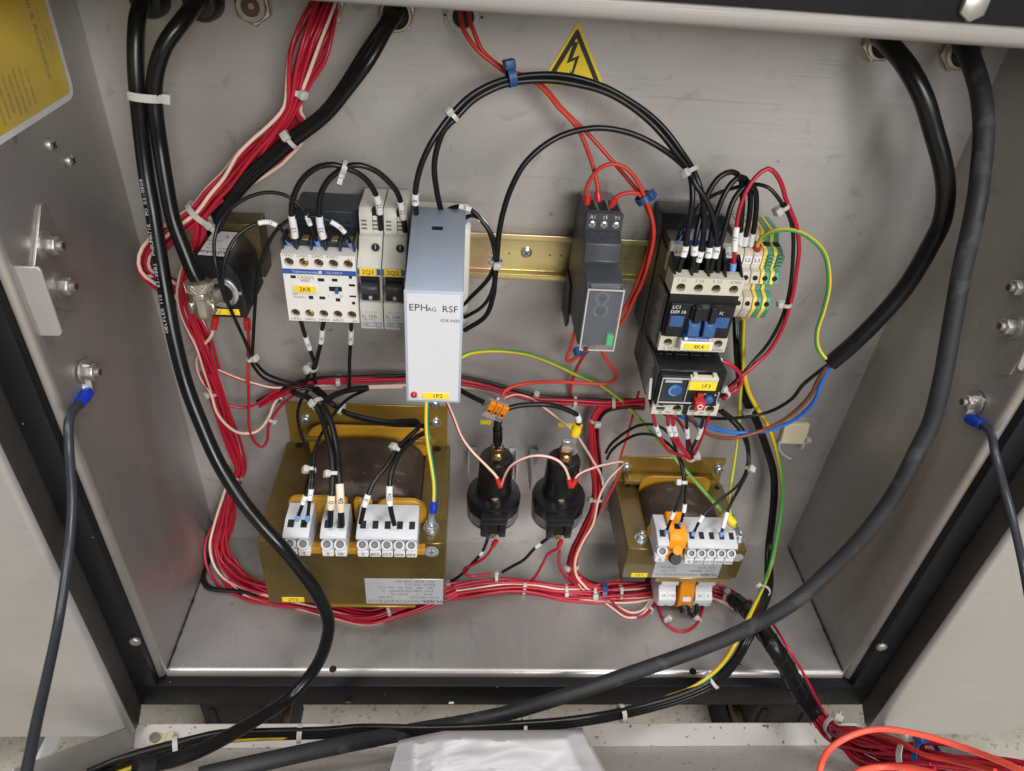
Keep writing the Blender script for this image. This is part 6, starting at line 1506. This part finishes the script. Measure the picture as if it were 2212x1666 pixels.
tie('w5', 738, 884, 3.6, T + 'on the black pair lying across the transformer flange', 1, ang=50)
tie('w3', 672, 1016, 2.8, T + 'on the thin pair above terminals 1 and 2', -1, ang=25, head=1.3)
tie('w1', 722, 1025, 4.0, T + 'on the thick pair above terminals 0 and 40', -1, ang=25, head=1.3)
tie('w5', 856, 974, 3.2, T + 'on the crossing pair above the five way block', -1, ang=40, head=1.3, b_=4)
tie('C', 462, 846, 4.6, T + 'near the top of the lower left loom', -1, ang=20, head=1.2)
tie('q2', 586, 906, 2.4, T + 'on the pink loop left of the large transformer', 1, ang=20)
tie('C', 512, 1028, 4.4, T + 'half hidden behind the printed cable on the lower left loom', -1, ang=10)
tie('C', 838, 1318, 5.2, T + 'on the loom lying in front of the large transformer', -1, ang=60)
tie('D', 969, 1275, 6.0, T + 'on the bottom loom at the corner of the large transformer', -1, ang=-30, w=1.6)
tie('D', 1072, 1248, 3.0, T + 'highest one on the wires dropping from the left bushing', -1)
tie('D', 1132, 1270, 5.2, T + 'on the bottom loom under the right bushing', 1, ang=70)
tie('D', 1222, 1278, 6.0, T + 'on the bottom loom left of the blue one', -1, ang=70)
tie('D', 1283, 1280, 7.0, T + 'touching the blue one on the bottom loom', -1, ang=65, head=1.3)
tie('D', 1303, 1280, 7.4, 'blue cable tie round the bottom loom', 1, 'tie_blue', w=1.9, ang=60, head=1.4)
tie('D', 1340, 1281, 6.8, T + 'on the bottom loom just right of the blue one', -1, ang=70)
tie('H', 1155, 858, 3.6, T + 'left one of three on the horizontal loom right of the clear connector', 1, ang=60, head=1.2)
tie('H', 1243, 868, 3.8, T + 'middle one of three on the horizontal loom right of the clear connector', -1, ang=-50, tail=4)
tie('H', 1326, 870, 4.2, T + 'right one of three on the horizontal loom, short of the overload relay', -1, ang=-40)
tie('E', 1286, 908, 4.6, T + 'at the bend where the middle loom turns down', 1, ang=60, head=1.3)
tie('E', 1288, 1078, 4.6, T + 'on the middle loom beside the right bushing', -1, ang=30, head=1.2)
tie('E', 1236, 1222, 5.4, T + 'with a square head low on the middle loom', -1, ang=50, w=1.7, head=1.3)
tie('v3', 1494, 986, 3.4, T + 'gathering the wires under the overload relay', 1, ang=30, head=1.5)
tie('s1', 1476, 1042, 2.6, T + 'on the black pair above the orange fuse holder', -1, ang=20, head=1.3)
tie('s3', 1616, 1014, 2.4, T + 'on the thin black pair right of the small transformer', 1, ang=50, head=1.4)
tie('f1', 1618, 880, 4.6, T + 'on the cables beside the overload relay', -1, ang=60, head=1.5)
tie('r1', 1567, 852, 2.8, T + 'on the crimson wires touching the overload relay', -1, ang=40, head=1.3)
tie('g3', 1650, 1276, 5.0, T + 'on the green and yellow wire above the dusty cable', -1, ang=30, head=1.1)
tie('D', 1575, 1290, 6.0, T + 'on the crimson loom before the spiral wrap', 1, ang=60, w=1.6, head=1.3)
tie('f1', 1540, 1472, 5.6, T + 'on the black cables where they leave the cabinet', -1, ang=40, head=1.2)
tie('f1', 1344, 1541, 6.0, T + 'round the black cables in front of the black bar', 1, ang=-60, w=1.8)
tie('f1', 1132, 1569, 5.4, T + 'round the black cables beside the film bag', 1, ang=-60)
tie('f1', 645, 1584, 5.8, T + 'round the black cables crossed by the dusty cable', 1, ang=-60, w=1.7)
tie('f1', 380, 1616, 7.5, T + 'round the black cables at the left end of the flap', 1, ang=-60, w=1.6)
tie('F', 1800, 1570, 7.0, T + 'where the wires leave the spiral wrap', 1, ang=15, w=2.2, head=1.7, tail=4)
tie('F', 1812, 1588, 8.2, T + 'second one beyond the end of the spiral wrap', -1, ang=-60, w=2.6)
tie('F', 1973, 1642, 13.0, T + 'on the crimson wires beside the blue one on the flap', 1, ang=20, w=2.2, head=1.7)
tie('F', 2004, 1646, 12.5, 'blue cable tie with a square head on the crimson wires of the flap', 1, 'tie_blue', w=2.0, ang=20, head=1.8)
tie('y2', 1404, 1316, 2.6, T + 'under the lower left terminals of the small transformer', 1, ang=-60, head=1.2)
tie('y6', 1496, 1306, 2.6, T + 'on the short black loop under the lower right terminals', 1, head=1.4)
tie('y1', 1440, 1340, 1.8, T + 'at the left side of the deep crimson loop', 1, ang=-30, head=1.2)
tie('y1', 1510, 1340, 1.8, T + 'at the right side of the deep crimson loop', -1, ang=20, head=1.3)
